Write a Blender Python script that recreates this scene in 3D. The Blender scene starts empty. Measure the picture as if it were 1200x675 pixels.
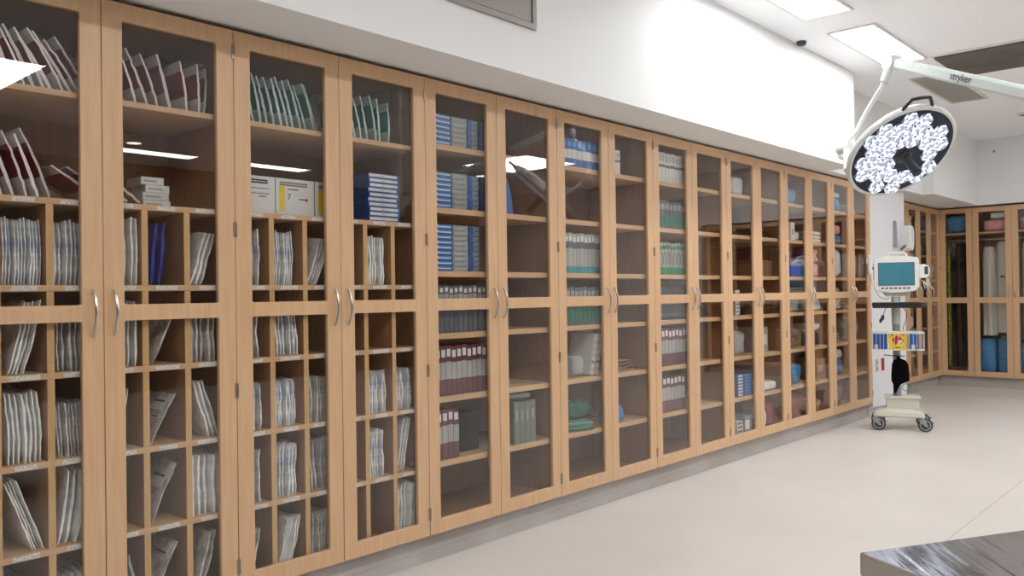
import bpy, bmesh, math, random
from mathutils import Vector, Matrix, noise
PI = math.pi
C = bpy.context.scene.collection
R = random.Random(11)
def lin(c):
    c = c/255.0
    return c/12.92 if c <= 0.04045 else ((c+0.055)/1.055)**2.4
def rgb(r, g, b): return (lin(r), lin(g), lin(b), 1)

# ------------------------------------------------------------------ materials
def new_mat(name):
    m = bpy.data.materials.new(name); m.use_nodes = True
    nt = m.node_tree
    return m, nt, nt.nodes['Principled BSDF'], nt.nodes['Material Output']
def plain(name, col, rough=.5, metal=0, spec=None, bump=0, bscale=60, vary=0, coat=0, noisecol=None, nscale=8):
    m, nt, b, o = new_mat(name)
    b.inputs['Base Color'].default_value = col
    b.inputs['Roughness'].default_value = rough
    b.inputs['Metallic'].default_value = metal
    if coat: b.inputs['Coat Weight'].default_value = coat
    if spec is not None: b.inputs['Specular IOR Level'].default_value = spec
    tc = nt.nodes.new('ShaderNodeTexCoord')
    src = None
    if noisecol:
        n = nt.nodes.new('ShaderNodeTexNoise'); n.inputs['Scale'].default_value = nscale
        nt.links.new(tc.outputs['Object'], n.inputs['Vector'])
        rp = nt.nodes.new('ShaderNodeValToRGB')
        rp.color_ramp.elements[0].position = .38; rp.color_ramp.elements[1].position = .62
        rp.color_ramp.elements[0].color = col; rp.color_ramp.elements[1].color = noisecol
        nt.links.new(n.outputs['Fac'], rp.inputs['Fac']); src = rp.outputs['Color']
    if vary:
        oi = nt.nodes.new('ShaderNodeObjectInfo'); mr = nt.nodes.new('ShaderNodeMapRange')
        mr.inputs['To Min'].default_value = 1-vary; mr.inputs['To Max'].default_value = 1+vary*.4
        nt.links.new(oi.outputs['Random'], mr.inputs['Value'])
        mx = nt.nodes.new('ShaderNodeVectorMath'); mx.operation = 'SCALE'
        if src: nt.links.new(src, mx.inputs[0])
        else: mx.inputs[0].default_value = col[:3]
        nt.links.new(mr.outputs['Result'], mx.inputs['Scale']); src = mx.outputs['Vector']
    if src: nt.links.new(src, b.inputs['Base Color'])
    if bump:
        n2 = nt.nodes.new('ShaderNodeTexNoise'); n2.inputs['Scale'].default_value = bscale
        nt.links.new(tc.outputs['Object'], n2.inputs['Vector'])
        bp = nt.nodes.new('ShaderNodeBump'); bp.inputs['Strength'].default_value = bump; bp.inputs['Distance'].default_value = .01
        nt.links.new(n2.outputs['Fac'], bp.inputs['Height']); nt.links.new(bp.outputs['Normal'], b.inputs['Normal'])
    return m
def wood(name, c1, c2, scale=(26, 26, 1.6), rough=.38):
    m, nt, b, o = new_mat(name)
    tc = nt.nodes.new('ShaderNodeTexCoord'); mp = nt.nodes.new('ShaderNodeMapping')
    mp.inputs['Scale'].default_value = scale
    n = nt.nodes.new('ShaderNodeTexNoise'); n.inputs['Scale'].default_value = 2.2; n.inputs['Detail'].default_value = 7; n.inputs['Roughness'].default_value = .65
    oi = nt.nodes.new('ShaderNodeObjectInfo'); ad = nt.nodes.new('ShaderNodeVectorMath')
    nt.links.new(tc.outputs['Object'], mp.inputs['Vector']); nt.links.new(mp.outputs['Vector'], ad.inputs[0])
    sc = nt.nodes.new('ShaderNodeMath'); sc.operation = 'MULTIPLY'; sc.inputs[1].default_value = 37
    nt.links.new(oi.outputs['Random'], sc.inputs[0]); nt.links.new(sc.outputs[0], ad.inputs[1])
    nt.links.new(ad.outputs[0], n.inputs['Vector'])
    rp = nt.nodes.new('ShaderNodeValToRGB')
    rp.color_ramp.elements[0].position = .3; rp.color_ramp.elements[1].position = .7
    rp.color_ramp.elements[0].color = c1; rp.color_ramp.elements[1].color = c2
    nt.links.new(n.outputs['Fac'], rp.inputs['Fac']); nt.links.new(rp.outputs['Color'], b.inputs['Base Color'])
    b.inputs['Roughness'].default_value = rough
    return m
def emit(name, col, s):
    m, nt, b, o = new_mat(name)
    b.inputs['Base Color'].default_value = (.8, .8, .8, 1) if s > 2 else (.05, .05, .06, 1)
    b.inputs['Emission Color'].default_value = col; b.inputs['Emission Strength'].default_value = s
    return m
def glass_mat(name, tint=(.985, .985, .98, 1), ior=1.5):
    m, nt, b, o = new_mat(name); nt.nodes.remove(b)
    t = nt.nodes.new('ShaderNodeBsdfTransparent'); t.inputs['Color'].default_value = tint
    g = nt.nodes.new('ShaderNodeBsdfGlossy'); g.inputs['Roughness'].default_value = 0.0; g.inputs['Color'].default_value = (1, 1, 1, 1)
    # Schlick reflectance on the facing angle, the same from either side of the sheet
    ge = nt.nodes.new('ShaderNodeNewGeometry'); dt = nt.nodes.new('ShaderNodeVectorMath'); dt.operation = 'DOT_PRODUCT'
    nt.links.new(ge.outputs['Normal'], dt.inputs[0]); nt.links.new(ge.outputs['Incoming'], dt.inputs[1])
    def mth(op, a, b_=None):
        n = nt.nodes.new('ShaderNodeMath'); n.operation = op
        for i, q in enumerate((a, b_)):
            if q is None: continue
            if isinstance(q, (int, float)): n.inputs[i].default_value = q
            else: nt.links.new(q, n.inputs[i])
        return n.outputs[0]
    c_ = mth('ABSOLUTE', dt.outputs['Value']); k_ = mth('SUBTRACT', 1.0, c_)
    refl = mth('ADD', mth('MULTIPLY', mth('POWER', k_, 5.0), .96), .04)
    mx = nt.nodes.new('ShaderNodeMixShader')
    nt.links.new(refl, mx.inputs[0]); nt.links.new(t.outputs[0], mx.inputs[1]); nt.links.new(g.outputs[0], mx.inputs[2])
    nt.links.new(mx.outputs[0], o.inputs['Surface'])
    return m
def film_mat(name, col, alpha=.45, rough=.2):
    m, nt, b, o = new_mat(name)
    b.inputs['Base Color'].default_value = col; b.inputs['Roughness'].default_value = rough
    b.inputs['Alpha'].default_value = alpha
    return m
def brushed(name, col, rough=.25):
    m, nt, b, o = new_mat(name)
    b.inputs['Base Color'].default_value = col; b.inputs['Metallic'].default_value = 1
    tc = nt.nodes.new('ShaderNodeTexCoord'); mp = nt.nodes.new('ShaderNodeMapping'); mp.inputs['Scale'].default_value = (3, 400, 3)
    n = nt.nodes.new('ShaderNodeTexNoise'); n.inputs['Scale'].default_value = 1; n.inputs['Detail'].default_value = 4
    nt.links.new(tc.outputs['Object'], mp.inputs['Vector']); nt.links.new(mp.outputs['Vector'], n.inputs['Vector'])
    mr = nt.nodes.new('ShaderNodeMapRange'); mr.inputs['To Min'].default_value = rough-.07; mr.inputs['To Max'].default_value = rough+.1
    nt.links.new(n.outputs['Fac'], mr.inputs['Value']); nt.links.new(mr.outputs['Result'], b.inputs['Roughness'])
    # long shallow rolling marks running across the sheet
    m2 = nt.nodes.new('ShaderNodeMapping'); m2.inputs['Scale'].default_value = (44, 1.2, 1)
    m1 = nt.nodes.new('ShaderNodeMapping'); m1.inputs['Rotation'].default_value = (0, 0, .41)
    n3 = nt.nodes.new('ShaderNodeTexNoise'); n3.inputs['Scale'].default_value = 1; n3.inputs['Detail'].default_value = 2
    nt.links.new(tc.outputs['Object'], m1.inputs['Vector']); nt.links.new(m1.outputs['Vector'], m2.inputs['Vector']); nt.links.new(m2.outputs['Vector'], n3.inputs['Vector'])
    bp = nt.nodes.new('ShaderNodeBump'); bp.inputs['Strength'].default_value = .4; bp.inputs['Distance'].default_value = .003
    nt.links.new(n3.outputs['Fac'], bp.inputs['Height']); nt.links.new(bp.outputs['Normal'], b.inputs['Normal'])
    return m
def label_mat(name):
    # white card with fine rows of dark printing
    m, nt, b, o = new_mat(name)
    tc = nt.nodes.new('ShaderNodeTexCoord'); mp = nt.nodes.new('ShaderNodeMapping'); mp.inputs['Scale'].default_value = (420, 1, 130)
    n = nt.nodes.new('ShaderNodeTexNoise'); n.inputs['Scale'].default_value = 1; n.inputs['Detail'].default_value = 1
    nt.links.new(tc.outputs['Object'], mp.inputs['Vector']); nt.links.new(mp.outputs['Vector'], n.inputs['Vector'])
    rp = nt.nodes.new('ShaderNodeValToRGB'); rp.color_ramp.elements[0].position = .4; rp.color_ramp.elements[1].position = .55
    rp.color_ramp.elements[0].color = rgb(168, 168, 168); rp.color_ramp.elements[1].color = rgb(232, 230, 224)
    nt.links.new(n.outputs['Fac'], rp.inputs['Fac']); nt.links.new(rp.outputs['Color'], b.inputs['Base Color'])
    b.inputs['Roughness'].default_value = .6
    return m

M = dict(
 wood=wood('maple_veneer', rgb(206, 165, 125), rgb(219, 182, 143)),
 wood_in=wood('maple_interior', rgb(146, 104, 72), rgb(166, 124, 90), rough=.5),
 wood_shelf=wood('maple_shelf', rgb(196, 156, 116), rgb(212, 174, 134), scale=(1.6, 26, 26), rough=.5),
 wood_edge=wood('maple_divider', rgb(196, 158, 104), rgb(210, 172, 122), rough=.5),
 paint=plain('white_wall_paint', rgb(238, 239, 238), .6, bump=.04, bscale=180),
 tanwall=plain('tan_far_wall', rgb(126, 102, 82), .6),
 darkwall=plain('brown_rear_wall', rgb(96, 82, 70), .6),
 ceil=plain('ceiling_paint', rgb(248, 249, 252), .7),
 column=plain('white_wall_panel', rgb(232, 233, 236), .45),
 floor=None,
 kick=plain('grey_vinyl_base', rgb(176, 170, 164), .5, noisecol=rgb(186, 181, 176), nscale=3),
 glass=glass_mat('cabinet_glass'),
 steel=plain('satin_steel', rgb(200, 192, 182), .3, 1),
 hinge=plain('nickel_hinge', rgb(170, 160, 148), .35, 1),
 table=brushed('brushed_stainless', rgb(186, 184, 184), .08),
 table_edge=plain('stainless_rim', rgb(190, 184, 174), .3, 1),
 panel=emit('troffer_diffuser', (.965, .98, 1, 1), 13.5),
 downlight=emit('downlight_lens', (1, .86, .72, 1), 10),
 white=plain('white_plastic', rgb(226, 226, 222), .35),
 cream=plain('cream_plastic', rgb(206, 203, 190), .4),
 frame=plain('white_trim', rgb(226, 224, 220), .5),
 black=plain('black_plastic', rgb(24, 24, 26), .4),
 softblack=plain('black_cloth', rgb(8, 7, 8), .9, spec=.1, bump=.3, bscale=40),
 shadow=plain('dark_recess', rgb(52, 42, 36), .8),
 grey=plain('grey_plastic', rgb(150, 154, 160), .4),
 dgrey=plain('dark_grey_plastic', rgb(70, 74, 80), .45),
 rubber=plain('grey_rubber', rgb(60, 62, 66), .6),
 tread=plain('light_rubber', rgb(150, 152, 152), .6),
 screen=plain('monitor_screen', rgb(66, 126, 146), .2, noisecol=rgb(74, 136, 152), nscale=4),
 navy=plain('navy_lamp_face', rgb(12, 22, 50), .10, spec=.25),
 led=emit('led_lens', (.86, .91, 1, 1), .95),
 ledb=emit('led_lens_edge', (.66, .74, 1, 1), .42),
 led2=plain('led_facet', rgb(150, 160, 190), .12, .6),
 lampwhite=plain('lamp_enamel', rgb(214, 216, 212), .3, coat=.3),
 armgrey=plain('arm_enamel', rgb(196, 204, 200), .35),
 label=label_mat('printed_label'),
 paper=plain('pouch_paper', rgb(250, 249, 243), .7, vary=.16, noisecol=rgb(224, 228, 228), nscale=30, bump=.5, bscale=30),
 paperb=plain('pouch_paper_blue_print', rgb(250, 249, 245), .7, vary=.16, noisecol=rgb(188, 200, 216), nscale=26, bump=.5, bscale=30),
 film=plain('pouch_film_grey', rgb(222, 220, 214), .35, vary=.3, noisecol=rgb(176, 176, 172), nscale=24, bump=.6, bscale=34),
 packgrey=plain('peel_pack_white', rgb(222, 214, 210), .35, vary=.3, bump=.3, bscale=20),
 packteal=plain('peel_pack_pale_teal', rgb(196, 208, 204), .35, vary=.25, noisecol=rgb(150, 178, 174), nscale=20, bump=.3, bscale=20),
 maroon=plain('maroon_band', rgb(132, 28, 42), .4),
 teal=plain('teal_band', rgb(14, 116, 110), .4),
 navybag=plain('navy_foil', rgb(16, 50, 150), .18, .3, bump=.8, bscale=18),
 boxwhite=plain('box_white', rgb(216, 216, 212), .5, vary=.06),
 boxgrey=plain('box_grey', rgb(150, 158, 162), .5, vary=.14, noisecol=rgb(120, 130, 138), nscale=60),
 boxblue=plain('box_blue', rgb(38, 92, 160), .4, vary=.1),
 boxcyan=plain('box_light_blue', rgb(76, 148, 204), .4),
 boxnavy=plain('box_navy', rgb(26, 44, 84), .4),
 boxdark=plain('box_dark', rgb(62, 60, 66), .5, vary=.2),
 bookm=plain('spine_maroon', rgb(96, 48, 58), .5, vary=.2),
 bookg=plain('spine_grey', rgb(166, 164, 160), .5, vary=.2),
 bookb=plain('spine_slate', rgb(92, 98, 108), .5, vary=.25),
 bookt=plain('spine_teal', rgb(46, 140, 150), .5, vary=.15),
 bookgreen=plain('spine_green', rgb(10, 120, 62), .5, vary=.1),
 binder=plain('binder_grey_green', rgb(112, 122, 112), .55, vary=.1),
 yellow=plain('label_yellow', rgb(226, 196, 52), .5),
 sharps=plain('sharps_yellow', rgb(238, 200, 30), .35),
 red=plain('label_red', rgb(190, 30, 40), .45),
 ink=plain('printed_ink', rgb(40, 42, 46), .6),
 inkgrey=plain('printed_grey_bar', rgb(120, 116, 110), .6),
 brown=plain('kraft_card', rgb(150, 108, 70), .7),
 pink=plain('pink_wrap', rgb(206, 140, 150), .5, bump=.5, bscale=18, noisecol=rgb(222, 168, 174), nscale=14),
 bluewrap=plain('blue_wrap', rgb(44, 116, 166), .5, bump=.5, bscale=18, noisecol=rgb(60, 134, 184), nscale=14),
 violet=plain('violet_bin', rgb(60, 58, 170), .4),
 mauve=plain('mauve_tray', rgb(120, 86, 110), .45),
 clearbag=film_mat('clear_plastic_bag', rgb(214, 220, 222), .5),
 whitebag=plain('white_soft_bag', rgb(222, 222, 220), .55, bump=.6, bscale=20, noisecol=rgb(190, 194, 200), nscale=10),
 gown=plain('white_gown_cloth', rgb(214, 212, 200), .75, bump=.3, bscale=14),
 greenhi=plain('lime_strip', rgb(206, 226, 50), .4, noisecol=rgb(90, 120, 20), nscale=30),
 greentube=plain('green_pack', rgb(20, 110, 84), .4, bump=.4, bscale=20),
 tealtube=plain('teal_pack', rgb(90, 140, 140), .3, bump=.4, bscale=20),
 wire=plain('white_wire', rgb(206, 208, 208), .35, .2),
 dwire=plain('dark_wire', rgb(84, 80, 78), .4, .6),
 ventmetal=plain('painted_access_metal', rgb(158, 152, 148), .35, .5),
 ventdark=plain('dark_ceiling_vent', rgb(96, 92, 86), .5, noisecol=rgb(84, 80, 76), nscale=5),
 ventgrey=plain('grey_vent_blade', rgb(196, 194, 188), .45),
)
def floor_mat():
    m, nt, b, o = new_mat('cream_vinyl_floor')
    tc = nt.nodes.new('ShaderNodeTexCoord')
    n = nt.nodes.new('ShaderNodeTexNoise'); n.inputs['Scale'].default_value = 1.1; n.inputs['Detail'].default_value = 5
    nt.links.new(tc.outputs['Object'], n.inputs['Vector'])
    rp = nt.nodes.new('ShaderNodeValToRGB'); rp.color_ramp.elements[0].position = .35; rp.color_ramp.elements[1].position = .7
    rp.color_ramp.elements[0].color = rgb(208, 202, 195); rp.color_ramp.elements[1].color = rgb(217, 211, 205)
    nt.links.new(n.outputs['Fac'], rp.inputs['Fac'])
    # faint welded seam lines between the vinyl sheets, 2 m apart
    sx = nt.nodes.new('ShaderNodeSeparateXYZ'); nt.links.new(tc.outputs['Object'], sx.inputs[0])
    a = nt.nodes.new('ShaderNodeMath'); a.operation = 'SUBTRACT'; a.inputs[1].default_value = 1.72
    nt.links.new(sx.outputs['X'], a.inputs[0])
    w = nt.nodes.new('ShaderNodeMath'); w.operation = 'PINGPONG'; w.inputs[1].default_value = 1.0
    nt.links.new(a.outputs[0], w.inputs[0])
    lt = nt.nodes.new('ShaderNodeMath'); lt.operation = 'LESS_THAN'; lt.inputs[1].default_value = .002
    nt.links.new(w.outputs[0], lt.inputs[0])
    mx = nt.nodes.new('ShaderNodeMix'); mx.data_type = 'RGBA'
    mx.inputs['B'].default_value = rgb(160, 152, 146)
    nt.links.new(lt.outputs[0], mx.inputs['Factor']); nt.links.new(rp.outputs['Color'], mx.inputs['A'])
    nt.links.new(mx.outputs['Result'], b.inputs['Base Color'])
    b.inputs['Roughness'].default_value = .33
    b.inputs['Specular IOR Level'].default_value = .35
    return m
M['floor'] = floor_mat()

# ------------------------------------------------------------------ mesh builder
class MB:
    def __init__(s): s.v = []; s.f = []; s.m = []; s.mats = []
    def mi(s, mat):
        if mat not in s.mats: s.mats.append(mat)
        return s.mats.index(mat)
    def add(s, vs, fs, mat):
        k = len(s.v); s.v += [tuple(p) for p in vs]; i = s.mi(mat)
        for f in fs: s.f.append(tuple(k+j for j in f)); s.m.append(i)
    def box(s, x0, x1, y0, y1, z0, z1, mat, bev=0, front=None, T=None):
        if bev: return s.bbox(x0, x1, y0, y1, z0, z1, mat, bev, T)
        vs = [(x0,y0,z0),(x1,y0,z0),(x1,y1,z0),(x0,y1,z0),(x0,y0,z1),(x1,y0,z1),(x1,y1,z1),(x0,y1,z1)]
        if T: vs = [T @ Vector(p) for p in vs]
        s.add(vs, [(0,3,2,1),(4,5,6,7),(1,2,6,5),(2,3,7,6),(3,0,4,7)], mat)
        s.add(vs, [(0,1,5,4)], front or mat)
    def bbox(s, x0, x1, y0, y1, z0, z1, mat, b, T=None):
        bm = bmesh.new(); bmesh.ops.create_cube(bm, size=1)
        for v in bm.verts: v.co = Vector(((x0+x1)/2+v.co.x*(x1-x0), (y0+y1)/2+v.co.y*(y1-y0), (z0+z1)/2+v.co.z*(z1-z0)))
        bmesh.ops.bevel(bm, geom=list(bm.edges), offset=b, segments=2, profile=.6, affect='EDGES')
        s.addbm(bm, mat, T)
    def addbm(s, bm, mat, T=None):
        bm.verts.index_update()
        vs = [(T @ v.co) if T else v.co.copy() for v in bm.verts]
        s.add(vs, [[v.index for v in f.verts] for f in bm.faces], mat); bm.free()
    def frontgrid(s, x0, x1, y0, y1, z0, z1, mat, cells):
        # a box whose front face (y0) is cut into printed areas; cells: (u0,u1,v0,v1,mat) in 0..1, later ones win
        us = sorted({0, 1, *[c[0] for c in cells], *[c[1] for c in cells]})
        vsn = sorted({0, 1, *[c[2] for c in cells], *[c[3] for c in cells]})
        P = [(x0,y0,z0),(x1,y0,z0),(x1,y1,z0),(x0,y1,z0),(x0,y0,z1),(x1,y0,z1),(x1,y1,z1),(x0,y1,z1)]
        s.add(P, [(0,3,2,1),(4,5,6,7),(1,2,6,5),(2,3,7,6),(3,0,4,7)], mat)
        for i in range(len(us)-1):
            for j in range(len(vsn)-1):
                uc, vc = (us[i]+us[i+1])/2, (vsn[j]+vsn[j+1])/2; mm = mat
                for c in cells:
                    if c[0] <= uc <= c[1] and c[2] <= vc <= c[3]: mm = c[4]
                a, b = x0+us[i]*(x1-x0), x0+us[i+1]*(x1-x0); c0, d0 = z0+vsn[j]*(z1-z0), z0+vsn[j+1]*(z1-z0)
                s.add([(a,y0,c0),(b,y0,c0),(b,y0,d0),(a,y0,d0)], [(0,1,2,3)], mm)
    def tube(s, pts, r, mat, seg=10, cap=True):
        pts = [Vector(p) for p in pts]; rs = r if isinstance(r, (list, tuple)) else [r]*len(pts)
        rings = []; prev = None
        for i, p in enumerate(pts):
            t = (pts[min(i+1, len(pts)-1)]-pts[max(i-1, 0)]).normalized()
            if prev is None:
                a = Vector((0,0,1)) if abs(t.z) < .9 else Vector((1,0,0)); n = t.cross(a).normalized()
            else: n = (prev - t*prev.dot(t)).normalized()
            prev = n; b = t.cross(n)
            rings.append([p+(n*math.cos(2*PI*k/seg)+b*math.sin(2*PI*k/seg))*rs[i] for k in range(seg)])
        vs = [q for ring in rings for q in ring]; fs = []
        for i in range(len(pts)-1):
            for k in range(seg):
                a = i*seg+k; b2 = i*seg+(k+1) % seg
                fs.append((a, b2, b2+seg, a+seg))
        if cap: fs.append(tuple(range(seg))[::-1]); fs.append(tuple((len(pts)-1)*seg+k for k in range(seg)))
        s.add(vs, fs, mat)
    def lathe(s, prof, mat, seg=24, T=None):
        # prof: (radius, height) around +z
        vs = []; fs = []
        for r, h in prof:
            for k in range(seg):
                p = Vector((r*math.cos(2*PI*k/seg), r*math.sin(2*PI*k/seg), h)); vs.append(T @ p if T else p)
        for i in range(len(prof)-1):
            for k in range(seg):
                a = i*seg+k; b = i*seg+(k+1) % seg; fs.append((a, b, b+seg, a+seg))
        fs.append(tuple(range(seg))[::-1]); fs.append(tuple((len(prof)-1)*seg+k for k in range(seg)))
        s.add(vs, fs, mat)
    def prism(s, poly, y0, y1, mat, T=None):
        # poly in (x,z), extruded along y
        n = len(poly)
        vs = [(x, y0, z) for x, z in poly]+[(x, y1, z) for x, z in poly]
        if T: vs = [T @ Vector(p) for p in vs]
        s.add(vs, [tuple(range(n)), tuple(range(2*n-1, n-1, -1))]+[(i, i+n, (i+1) % n+n, (i+1) % n) for i in range(n)], mat)
    def mesh(s, name, smooth=False):
        me = bpy.data.meshes.new(name); me.from_pydata([tuple(v) for v in s.v], [], s.f)
        for m in s.mats: me.materials.append(M[m])
        for p, i in zip(me.polygons, s.m): p.material_index = i; p.use_smooth = smooth
        me.update()
        bm = bmesh.new(); bm.from_mesh(me); bmesh.ops.remove_doubles(bm, verts=bm.verts, dist=1e-5)
        bmesh.ops.recalc_face_normals(bm, faces=bm.faces); bm.to_mesh(me); bm.free()
        if smooth:
            try: me.set_sharp_from_angle(angle=math.radians(40))
            except Exception: pass
        return me
def link(name, me, parent=None, loc=(0,0,0), rot=(0,0,0)):
    o = bpy.data.objects.new(name, me); C.objects.link(o); o.location = loc; o.rotation_euler = rot
    if parent: o.parent = parent
    return o
def part(name, mb, parent, smooth=False, loc=(0,0,0), rot=(0,0,0), label=None):
    o = link(name, mb.mesh(name, smooth), parent, loc, rot)
    if label: o['label'] = label
    return o
def tag(o, label, cat, group=None):
    o['label'] = label; o['category'] = cat
    if group: o['group'] = group
    return o
def thing(name, label, cat, loc=(0,0,0), rz=0, group=None):
    return tag(link(name, None, None, loc, (0,0,rz)), label, cat, group)
def struct(name, mb, smooth=False):
    o = link(name, mb.mesh(name, smooth)); o['kind'] = 'structure'; return o
def dup(root, loc, rot=None, label=None, group=None):
    r = root.copy(); C.objects.link(r); r.location = loc
    if rot is not None: r.rotation_euler = rot
    if label: r['label'] = label
    if group: r['group'] = group
    for ch in list(root.children):
        c = ch.copy(); C.objects.link(c); c.parent = r
        for g in list(ch.children):
            d = g.copy(); C.objects.link(d); d.parent = c
    return r
def text_mesh(body, size, mat, ext=.0004, align='CENTER'):
    cu = bpy.data.curves.new('lettering', 'FONT'); cu.body = body; cu.size = size; cu.extrude = ext
    cu.align_x = align; cu.align_y = 'CENTER'
    o = bpy.data.objects.new('lettering', cu); C.objects.link(o)
    dg = bpy.context.evaluated_depsgraph_get(); me = bpy.data.meshes.new_from_object(o.evaluated_get(dg))
    bpy.data.objects.remove(o); me.materials.clear(); me.materials.append(M[mat]); return me

# ------------------------------------------------------------------ room
YB = 11.97; ZC = 3.14; W = .4937; Y0 = .709; ZT = 2.32
XR = 8.6; YF = -3.2; UB = 11.89
b = MB(); b.box(-.9, XR+.1, YF-.1, 12.9, -.06, 0, 'floor'); struct('floor', b)
b = MB(); b.box(-.9, XR+.1, YF-.1, 12.9, ZC, ZC+.08, 'ceil'); struct('ceiling', b)
b = MB(); b.box(-.62, -.54, YF, 9.70, 0, ZT, 'paint'); b.box(-.89, -.81, 9.70, 12.6, 0, ZT, 'paint')
struct('wall_left', b)
# wall above the cabinets, standing proud of the doors, its underside is the soffit
b = MB()
b.prism([(-.62, YF), (.31, YF), (.31, 7.37), (.08, 7.37), (.08, 10.06), (.20, 10.06), (.20, UB), (XR, UB), (XR, 12.6), (-.89, 12.6), (-.89, 9.0), (-.62, 9.0)], 0, ZC-ZT, 'paint',
        T=Matrix(((1,0,0,0),(0,0,1,0),(0,1,0,ZT),(0,0,0,1))))
struct('wall_upper', b)
b = MB(); b.box(-.535, 0, Y0+16*W+.004, 9.664, 0, ZT-.0005, 'column'); struct('wall_column', b)
b = MB(); b.box(-.8, XR, 12.55, 12.6, 0, ZT, 'paint'); b.box(3.7, XR, UB, 12.54, 0, ZT, 'paint'); struct('wall_back', b)
b = MB(); b.box(XR, XR+.08, YF, 12.6, 0, ZC, 'tanwall'); struct('wall_right', b)
b = MB(); b.box(-.62, XR, YF-.08, YF, 0, ZC, 'darkwall'); struct('wall_front', b)
b = MB(); b.box(-.535, .0, YF, Y0-W*0-.004, .0, ZT-.0005, 'column'); struct('wall_near', b)
def kick(name, x0, x1, y0, y1, top=.14):
    b = MB(); b.box(x0, x1, y0, y1, 0, top-.001, 'kick'); return struct(name, b)
kick('baseboard_left', -.52, -.055, Y0, Y0+16*W)
b = MB(); b.prism([(-.0545, 0), (-.046, 0), (-.049, .012), (-.052, .05), (-.0545, .05)], Y0, Y0+16*W, 'kick'); struct('trim_1', b)
kick('baseboard_return', -.78, -.325, 9.77, 12.5)
kick('baseboard_back', -.32, 3.66, 12.03, 12.5)

# ------------------------------------------------------------------ cabinets
def frame_mesh(w, zb, zt, stile, top, bot, m0, m1, th=.022, r=.008):
    cu = bpy.data.curves.new('door_outline', 'CURVE'); cu.dimensions = '2D'; cu.fill_mode = 'BOTH'
    def poly(pts):
        sp = cu.splines.new('POLY'); sp.points.add(len(pts)-1); sp.use_cyclic_u = True
        for p, q in zip(sp.points, pts): p.co = (q[0], q[1], 0, 1)
    def rr(x0, x1, z0, z1):
        out = []
        for cx, cz, a0 in ((x1-r, z1-r, 0), (x0+r, z1-r, 90), (x0+r, z0+r, 180), (x1-r, z0+r, 270)):
            for k in range(5):
                a = math.radians(a0+k*22.5); out.append((cx+r*math.cos(a), cz+r*math.sin(a)))
        return out
    poly([(0, zb), (w, zb), (w, zt), (0, zt)])
    poly(rr(stile, w-stile, zb+bot, m0)); poly(rr(stile, w-stile, m1, zt-top))
    cu.extrude = th/2-.0012; cu.bevel_depth = .0012; cu.bevel_resolution = 0
    o = bpy.data.objects.new('door_outline', cu); C.objects.link(o)
    dg = bpy.context.evaluated_depsgraph_get(); me = bpy.data.meshes.new_from_object(o.evaluated_get(dg)); bpy.data.objects.remove(o)
    me.transform(Matrix(((1,0,0,0),(0,0,1,th/2),(0,1,0,0),(0,0,0,1))))
    bm = bmesh.new(); bm.from_mesh(me); bmesh.ops.recalc_face_normals(bm, faces=bm.faces); bm.to_mesh(me); bm.free()
    me.materials.clear(); me.materials.append(M['wood']); return me
def handle_mb():
    b = MB(); pts = []
    for k in range(13):
        t = k/12; pts.append((0, -.006-.026*math.sin(PI*t)**.8, -.078+.156*t))
    rs = [.0045+.0015*math.sin(PI*k/12) for k in range(13)]
    b.tube(pts, rs, 'steel', 8); return b
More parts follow.
